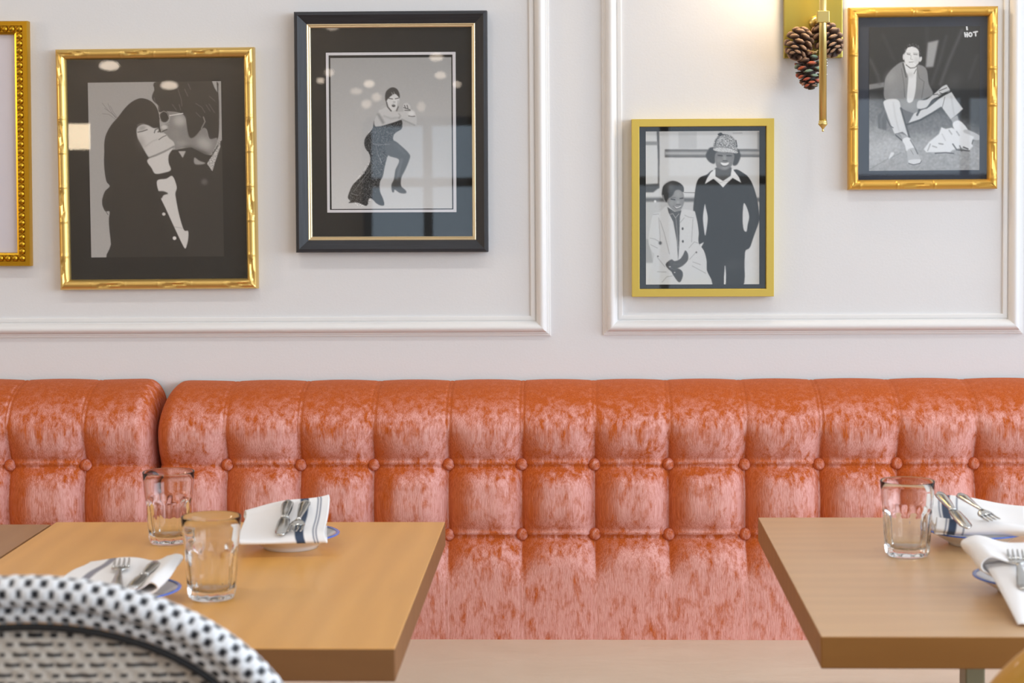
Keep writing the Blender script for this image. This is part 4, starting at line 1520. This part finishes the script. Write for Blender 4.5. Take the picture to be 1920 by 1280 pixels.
# ------------------------------------------------------------------ cutlery
def flat_shape(half, thick, n=8):
    """outline half widths [(s, w, z)] along local +x -> closed thin solid"""
    vs, fs = [], []
    for (s_, w_, z_) in half:
        vs += [(s_, -w_, z_), (s_, -w_ * .6, z_ + thick), (s_, w_ * .6, z_ + thick), (s_, w_, z_), (s_, w_ * .6, z_ - thick), (s_, -w_ * .6, z_ - thick)]
    k = 6
    for i in range(len(half) - 1):
        for j in range(k):
            a_, b_ = i * k + j, i * k + (j + 1) % k
            fs.append((a_, b_, b_ + k, a_ + k))
    fs.append(tuple(range(k))[::-1])
    fs.append(tuple((len(half) - 1) * k + j for j in range(k)))
    return vs, fs


def orient(root, p0, p1, nrm):
    x = (p1 - p0).normalized()
    z = (nrm - x * nrm.dot(x)).normalized()
    y = z.cross(x)
    m_ = Matrix((x, y, z)).transposed().to_4x4()
    m_.translation = p0
    root.matrix_world = m_
    return (p1 - p0).length


def knife(p0, p1, nrm, label):
    """p0 handle end, p1 blade tip"""
    root = thing('knife', (0, 0, 0), label, 'knife', 'table knives on the napkins')
    L = orient(root, p0, p1, nrm)
    h = .50
    v, f = flat_shape([(0, .0035, 0), (.004, .0075, 0), (L * .10, .0085, 0), (L * .30, .0072, 0), (L * (h - .06), .0052, 0), (L * h, .0060, 0)], .0022)
    pymesh('handle', v, f, M['steel'], root)
    v, f = flat_shape([(L * h, .0060, 0), (L * (h + .05), .0080, 0), (L * .75, .0092, 0), (L * .92, .0086, 0), (L * .97, .0062, 0), (L, .002, 0)], .0012)
    pymesh('blade', v, f, M['steel'], root)
    return root


def fork(p0, p1, nrm, label):
    """p0 handle end, p1 tine tips"""
    root = thing('fork', (0, 0, 0), label, 'fork', 'table forks on the napkins')
    L = orient(root, p0, p1, nrm)
    v, f = flat_shape([(0, .0035, 0), (.004, .0075, 0), (L * .12, .0082, .0005), (L * .35, .0058, .001), (L * .58, .0030, .002), (L * .63, .0034, .002)], .0016)
    pymesh('handle', v, f, M['steel'], root)
    v, f = flat_shape([(L * .63, .0034, .002), (L * .68, .0085, .0008), (L * .73, .0105, 0), (L * .77, .0108, 0)], .0011)
    pymesh('neck', v, f, M['steel'], root)
    for k in range(4):
        yy = -.0084 + k * .0056
        v, f = flat_shape([(L * .765, .0019, 0), (L * .88, .0017, 0), (L * .97, .0013, .0012), (L, .0006, .0022)], .0009)
        pymesh('tine', [(a_[0], a_[1] + yy, a_[2]) for a_ in v], f, M['steel'], root)
    return root


def rest(cloth, px0, py0, px1, py1, nrm, extra=(0, 0)):
    """two end points lying on the cloth under the given photo pixels, lifted so that nothing sinks in"""
    bpy.context.view_layer.update()
    dg = bpy.context.evaluated_depsgraph_get()
    hits = []
    for k in range(9):
        tq = k / 8
        tgt = at(px0 + (px1 - px0) * tq, py0 + (py1 - py0) * tq, Y=0)
        d = (tgt - CAM).normalized()
        o_ = CAM + d * .2
        for _ in range(24):
            ok, loc, n, ix, ob_, mt = S.ray_cast(dg, o_, d)
            if not ok:
                break
            if ob_.name == cloth.name or (ob_.parent and ob_.parent.name == cloth.name):
                hits.append((tq, loc))
                break
            o_ = loc + d * .0008
    (ta, a_), (tb, b_) = hits[0], hits[-1]
    lift = max((h - (a_ + (b_ - a_) * (tq - ta) / (tb - ta))).dot(nrm.normalized()) for tq, h in hits)
    up_ = nrm.normalized() * (max(0, lift) + .003)
    full = (b_ - a_) / (tb - ta)
    p0 = a_ - full * ta
    return p0 + up_ - full * extra[0], p0 + full + up_ + full * extra[1]


n1 = Vector((0, -.5, 1))
knife(*rest(NA, 541, 944, 527, 1008, n1), n1, 'knife lying on the napkin at the back of the honey oak table')
fork(*rest(NA, 574, 944, 552, 1004, n1), n1, 'fork beside the knife on the napkin at the back of the honey oak table')
n1 = Vector((0, -.25, 1))
fork(*rest(NB, 222, 1092, 230, 1058, n1, (.7, 0)), n1, 'fork with tines pointing away on the half hidden napkin behind the woven chair')
knife(*rest(NB, 290, 1062, 262, 1092, n1, (.1, .5)), n1, 'knife lying diagonally on the half hidden napkin behind the woven chair')
n1 = Vector((0, -.45, 1))
knife(*rest(NC, 1758, 948, 1812, 1014, n1), n1, 'knife lying across the striped napkin at the back of the right-hand table')
fork(*rest(NC, 1796, 948, 1862, 1000, n1), n1, 'fork on the striped napkin at the back of the right-hand table')
n1 = Vector((0, -.25, 1))
fork(*rest(ND, 1912, 1078, 1902, 1040, n1, (.9, 0)), n1, 'fork cut by the right edge of the photo, on the drooping napkin')


# ------------------------------------------------------------------ bistro chairs
WH = np.array(srgb(236, 238, 242))
DK = np.array(srgb(22, 26, 36))


def arch_path(a_, b_, ztop, zbot, n, lean):
    """arch in the local xz plane (seat at +y), from the left foot over the top to the right foot"""
    zc = ztop - b_
    pts = []
    for i in range(n + 1):
        ph = PI - PI * i / n
        pts.append((a_ * math.cos(ph), zc + b_ * math.sin(ph)))
    dn = 14
    left = [(-a_ * (1 - .06 * (k / dn)), zc - (zc - zbot) * k / dn) for k in range(dn, 0, -1)]
    right = [(-p[0], p[1]) for p in left[::-1]]
    P = left + pts + right
    # even spacing
    P = np.array(P)
    d = np.r_[0, np.cumsum(np.hypot(*np.diff(P, axis=0).T))]
    m_ = int(d[-1] / .0022)
    s_ = np.linspace(0, d[-1], m_)
    X, Z = np.interp(s_, d, P[:, 0]), np.interp(s_, d, P[:, 1])
    return [Vector((x, -(z - .46) * lean, z)) for x, z in zip(X, Z)], s_


def woven_tube(parent, name, pts, s_, r, rows, pitch, yoff, bump=.0008, dots=(.29, .27), c0=None, c1=None):
    n = rows * 4
    vs, cols = [], []
    N = len(pts)
    for i, p in enumerate(pts):
        d = (pts[min(N - 1, i + 1)] - pts[max(0, i - 1)]).normalized()
        b_ = Vector((0, 1, 0))
        b_ = (b_ - d * b_.dot(d)).normalized()
        a_ = d.cross(b_)
        for k in range(n):
            rr = k / n * rows
            row = int(rr + .5)
            fr_ = rr - row                               # -.5..5 across the row
            ss = s_[i] / pitch + (.5 if row % 2 else 0)
            fs_ = ss - math.floor(ss + .5)
            cell = math.cos(fs_ * 2 * PI) * math.cos(fr_ * PI)
            rad = r + bump * -math.cos(fs_ * 2 * PI) * (1 - abs(fr_) * 1.2)
            dark = abs(fs_) < dots[0] * .72 and abs(fr_) < dots[1]
            if dark:
                rad -= bump * .8
            th = 2 * PI * k / n
            vs.append(p + Vector((0, yoff, 0)) + (a_ * math.cos(th) + b_ * math.sin(th)) * rad)
            cols.append((c1 if c1 is not None else DK) if dark else (c0 if c0 is not None else WH))
    fs = [(i * n + k, i * n + (k + 1) % n, (i + 1) * n + (k + 1) % n, (i + 1) * n + k) for i in range(N - 1) for k in range(n)]
    o = pymesh(name, vs, fs, M['weave'], parent)
    setcol(o, cols)
    return o


def chair_common(root, frame_m):
    # seat and legs
    q = MB()
    pr = [(0, .452), (.17, .452), (.205, .450), (.212, .440), (.205, .430), (.17, .428), (0, .428)]
    q.lathe(pr, 40)
    q2 = q.build('seat', M['weave'], root)
    co = np.array([v.co[:] for v in q2.data.vertices])
    cols = np.where(((np.floor(co[:, 0] / .012) + np.floor(co[:, 1] / .012)) % 3 == 0)[:, None], DK, WH)
    setcol(q2, cols)
    for sx in (-1, 1):
        q = MB()
        q.tube([(sx * .15, .15, .44), (sx * .165, .17, .2), (sx * .18, .185, 0)], .012, 12)
        q.build('leg', frame_m, root)
        q = MB()
        q.tube([(sx * .16, -.15, .44), (sx * .18, -.185, .2), (sx * .19, -.21, 0)], .012, 12)
        q.build('leg', frame_m, root)
    q = MB()
    q.tube([(.165 * math.cos(k * PI / 12), .165 * math.sin(k * PI / 12), .25) for k in range(24)], .007, 8, closed=True)
    q.build('stretcher', frame_m, root)


def woven_panel(parent, a_, b_, ztop, zbot, lean, yoff, warm):
    st = .0016
    xs = np.arange(-a_, a_ + st, st)
    zs = np.arange(zbot, ztop + st, st)
    zc = ztop - b_
    vs, cols, idx = [], [], {}
    C0 = np.array(srgb(214, 206, 196))
    for j, z in enumerate(zs):
        for i, x in enumerate(xs):
            lim = a_ * (math.sqrt(max(0, 1 - ((z - zc) / b_) ** 2)) if z > zc else 1 - .06 * (zc - z) / (zc - zbot))
            if abs(x) > lim:
                continue
            row = int(math.floor(z / .0094))
            fz = z / .0094 - row - .5
            pit = .0155
            ss = x / pit + (.5 if row % 2 else 0)
            col_i = math.floor(ss + .5)
            fx = ss - col_i
            # longer dashes along diamond lines
            dia = abs((col_i * 2 + row) % 10) in (0, 9, 1) or abs((col_i * 2 - row) % 10) in (0, 1)
            wd = .47 if dia else .20
            dark = abs(fz) < .21 and abs(fx) < wd
            idx[(i, j)] = len(vs)
            h = .0012 * math.cos(fx * 2 * PI) * math.cos(fz * PI) - (.0012 if dark else 0)
            vs.append((x, -(z - .46) * lean + yoff - h + .35 * x * x, z))
            cols.append(DK if dark else C0)
    fs = []
    for (i, j), k in idx.items():
        if (i + 1, j) in idx and (i, j + 1) in idx and (i + 1, j + 1) in idx:
            fs.append((k, idx[(i + 1, j)], idx[(i + 1, j + 1)], idx[(i, j + 1)]))
    o = pymesh('back_panel', vs, fs, M['weave'], parent)
    setcol(o, cols)
    md = o.modifiers.new('thick', 'SOLIDIFY')
    md.thickness = .003
    return o


def bistro_chair(loc, rz, label, rattan=False, zt=.8955):
    root = thing('bistro_chair', loc, label, 'chair', None, rz)
    lean = .10
    fm = M['rattan'] if rattan else M['black_pipe']
    chair_common(root, fm)
    yb2 = -.165
    a_, b_ = .233, .157
    if rattan:
        P, s_ = arch_path(a_, b_, zt, .43, 60, lean)
        q = MB()
        q.tube([p + Vector((0, yb2, 0)) for p in P[::4]], .0135, 16)
        q.build('back_hoop', fm, root)
    else:
        P, s_ = arch_path(a_, b_, zt, .43, 60, lean)
        woven_tube(root, 'back_hoop', P, s_, .0138, 8, .0143, yb2)
        P2, s2 = arch_path(a_ - .022, b_ - .022, zt - .0225, .43, 60, lean)
        woven_tube(root, 'inner_hoop', P2, s2, .0085, 6, .0143, yb2 + .012, .0008)
    P3, s3 = arch_path(a_ - .033, b_ - .033, zt - .0345, .43, 60, lean)
    q = MB()
    q.tube([p + Vector((0, yb2 + .008, 0)) for p in P3[::4]], .0035 if not rattan else .005, 10)
    q.build('inner_pipe', fm, root)
    woven_panel(root, a_ - .034, b_ - .034, zt - .036, .50, lean, yb2 + .02, rattan)
    return root


top = at(48, 1076, Y=-1.73)
bistro_chair((top.x, -1.73 + .165 + .045, 0), 0.0, 'white bistro chair with black dotted woven back, in front of the honey oak table')
bistro_chair((.592, -1.43, 0), 0.0, 'honey rattan chair whose curved back hoop peeks into the bottom right corner', True, .868)

# ------------------------------------------------------------------ wall light with pinecones
YR = -.125
sc_c = at(1543, 32, Y=YR)
root = thing('wall_sconce', (sc_c.x, 0, sc_c.z), 'brass wall light with a square backplate and a long thin rod ending in a finial', 'wall light')
pl = at(1470, 109, Y=-.018)
pr_ = at(1580, 109, Y=-.018)
q = MB()
q.box((pl.x - sc_c.x, -.018, pl.z - sc_c.z), (pr_.x - sc_c.x, 0, pl.z - sc_c.z + .30), 0, .0012, 2)
q.build('backplate', M['brass_plate'], root, smooth=False)
ar = at(1523, 42, Y=-.02)
q = MB()
q.tube([(0, -.018, -.0), (0, -.03, 0), (0, YR + .008, 0)], .0055, 14)
q.lathe([(0, 0), (.011, 0), (.011, .006), (.007, .010), (0, .010)], 20)
v0 = [(v[0], -.018 - v[2], v[1]) for v in q.v[3 * 14:]]
q.v[3 * 14:] = v0
q.build('arm', M['brass'], root)
q = MB()
q.box((-.0098, YR - .0098, -.0098), (.0098, YR + .0098, .0098), 0, .0008, 2)
q.build('clamp_block', M['brass'], root, smooth=False)
fin = at(1540, 247, Y=YR)
zb_ = fin.z - sc_c.z
q = MB()
q.tube([(0, YR, zb_ + .016), (0, YR, .18)], .0064, 20)
q.build('rod', M['brass'], root)
q = MB()
q.lathe([(0, zb_), (.0016, zb_ + .0005), (.002, zb_ + .0022), (.0012, zb_ + .004), (.003, zb_ + .007), (.0062, zb_ + .0105), (.0078, zb_ + .0125), (.0078, zb_ + .0145), (.0068, zb_ + .0155), (.0074, zb_ + .0175), (.0066, zb_ + .019), (0, zb_ + .019)], 20, (0, YR, 0))
q.build('finial', M['brass'], root)
q = MB()
q.lathe([(.055, .16), (.040, .30), (.0385, .30), (.0535, .16)], 40, (0, YR, 0))
q.build('lamp_shade', M['shade'], root)
M['bulb'] = mat('bulb', (1, .9, .75, 1), .3)
q = MB()
q.sphere((0, YR, .215), .018, 14, 0, 1.3)
q.build('bulb', M['bulb'], root)
pl_ = bpy.data.lights.new('sconce_light', 'POINT')
pl_.energy = 3.4
pl_.color = (1.0, .78, .50)
pl_.shadow_soft_size = .03
po = bpy.data.objects.new('sconce_light', pl_)
COL.objects.link(po)
po.location = (sc_c.x, YR, sc_c.z + .165)


def pinecone(c, axis, length, rad, ns, label, glitter=False, seed=1):
    """axis points from the stem end to the tip"""
    rng = random.Random(seed)
    root = thing('pinecone', c, label, 'pinecone', 'pinecones on the wall light')
    ax = Vector(axis).normalized()
    R_ = ax.to_track_quat('Z', 'Y').to_matrix()
    vs, fs, cols = [], [], []
    dk, md_, tip = np.array(srgb(40, 26, 20)), np.array(srgb(74, 48, 36)), np.array(srgb(176, 142, 114))
    ga = PI * (3 - math.sqrt(5))
    for i in range(ns):
        tq = (i + .5) / ns
        z = (tq - .5) * length
        env = math.sin(PI * (.12 + .80 * tq)) ** .75 * (1 - .25 * tq)
        th = i * ga
        up_ang = -.30 + 1.25 * tq ** 1.3                       # scales open: first ones droop back, last ones close towards the tip
        Lr = rad * env * .85
        dirr = Vector((math.cos(th), math.sin(th), 0))
        side = Vector((-math.sin(th), math.cos(th), 0))
        dv = (dirr * math.cos(up_ang) + Vector((0, 0, math.sin(up_ang)))).normalized()
        nv = dv.cross(side) * -1
        base = Vector((0, 0, z * .9)) + dirr * rad * .12
        wmax = .0098 * (.5 + .6 * env) * rad / .028
        k0 = len(vs)
        stn = [(0, .3), (.45, .55), (.75, .92), (.93, .95), (1.03, .66), (1.07, .3)]
        colr = tip
        if glitter:
            colr = rng.choice([np.array(srgb(214, 92, 58)), np.array(srgb(200, 70, 50)), np.array(srgb(120, 170, 150)), np.array(srgb(206, 160, 140)), np.array(srgb(150, 120, 100))]) * .7 + tip * .25
        for (s_, wq) in stn:
            lift_ = .10 * rad * s_ * s_
            cc_ = base + dv * Lr * s_ + nv * lift_
            th_ = .0010 + .0010 * (.7 < s_ < 1.05)
            for wq2, hh in ((-1, 0), (-.5, 1), (.5, 1), (1, 0), (.4, -1), (-.4, -1)):
                vs.append(R_ @ (cc_ + side * wq2 * wmax * wq + nv * hh * th_))
                f_ = max(0, min(1, (s_ - .88) / .16))
                edge_c = dk * (1 - min(1, s_ * 1.2)) + md_ * min(1, s_ * 1.2)
                cols.append(edge_c * (1 - f_) + colr * f_)
        for a_ in range(len(stn) - 1):
            for j in range(6):
                p_, q_ = k0 + a_ * 6 + j, k0 + a_ * 6 + (j + 1) % 6
                fs.append((p_, q_, q_ + 6, p_ + 6))
        fs.append(tuple(k0 + (len(stn) - 1) * 6 + j for j in range(6)))
    o = pymesh('cone_scales', vs, fs, M['cone'], root)
    setcol(o, cols)
    q = MB()
    q.lathe([(0, -length * .5)] + [(rad * .42 * math.sin(PI * k / 10) ** .6, (-.5 + k / 10) * length) for k in range(1, 10)] + [(0, length * .48)], 14)
    o2 = pymesh('core', [R_ @ Vector(v) for v in q.v], q.f, M['cone'], root)
    setcol(o2, np.tile(dk, (len(q.v), 1)))
    return root


cA, cB, cC = at(1497, 84, Y=-.052), at(1553, 76, Y=-.050), at(1517, 133, Y=-.048)
pinecone(cA, (-.30, -.55, -.78), .054, .0275, 42, 'brown pinecone at the left of the cluster under the wall light', False, 2)
pinecone(cB, (.35, -.50, -.75), .060, .029, 46, 'brown pinecone partly behind the brass rod, at the right of the cluster', False, 3)
pinecone(cC, (.08, -.42, -1), .064, .0265, 46, 'red and green glittered pinecone hanging lowest under the wall light', True, 4)
q = MB()
q.tube([cA + Vector((.012, -.028, -.012)), cA + Vector((.028, -.034, -.016)), cC + Vector((.002, -.03, .028)), cC + Vector((.012, -.026, .034))], .0011, 6)
tw = q.build('twine', M['twine'])
tag(tw, 'thin golden twine tying the pinecones together', 'twine')
q = MB()
for k in range(6):
    p = at(1549 + 1.2 * math.sin(k * 1.3), 112 + k * 5.5, Y=-.05)
    q.sphere(p, .0022, 8)
q.tube([at(1549, 108, Y=-.05), at(1549, 142, Y=-.05)], .0006, 5)
bw = q.build('bead_string', M['silver'])
tag(bw, 'short string of tiny silver beads beside the brass rod', 'bead string')
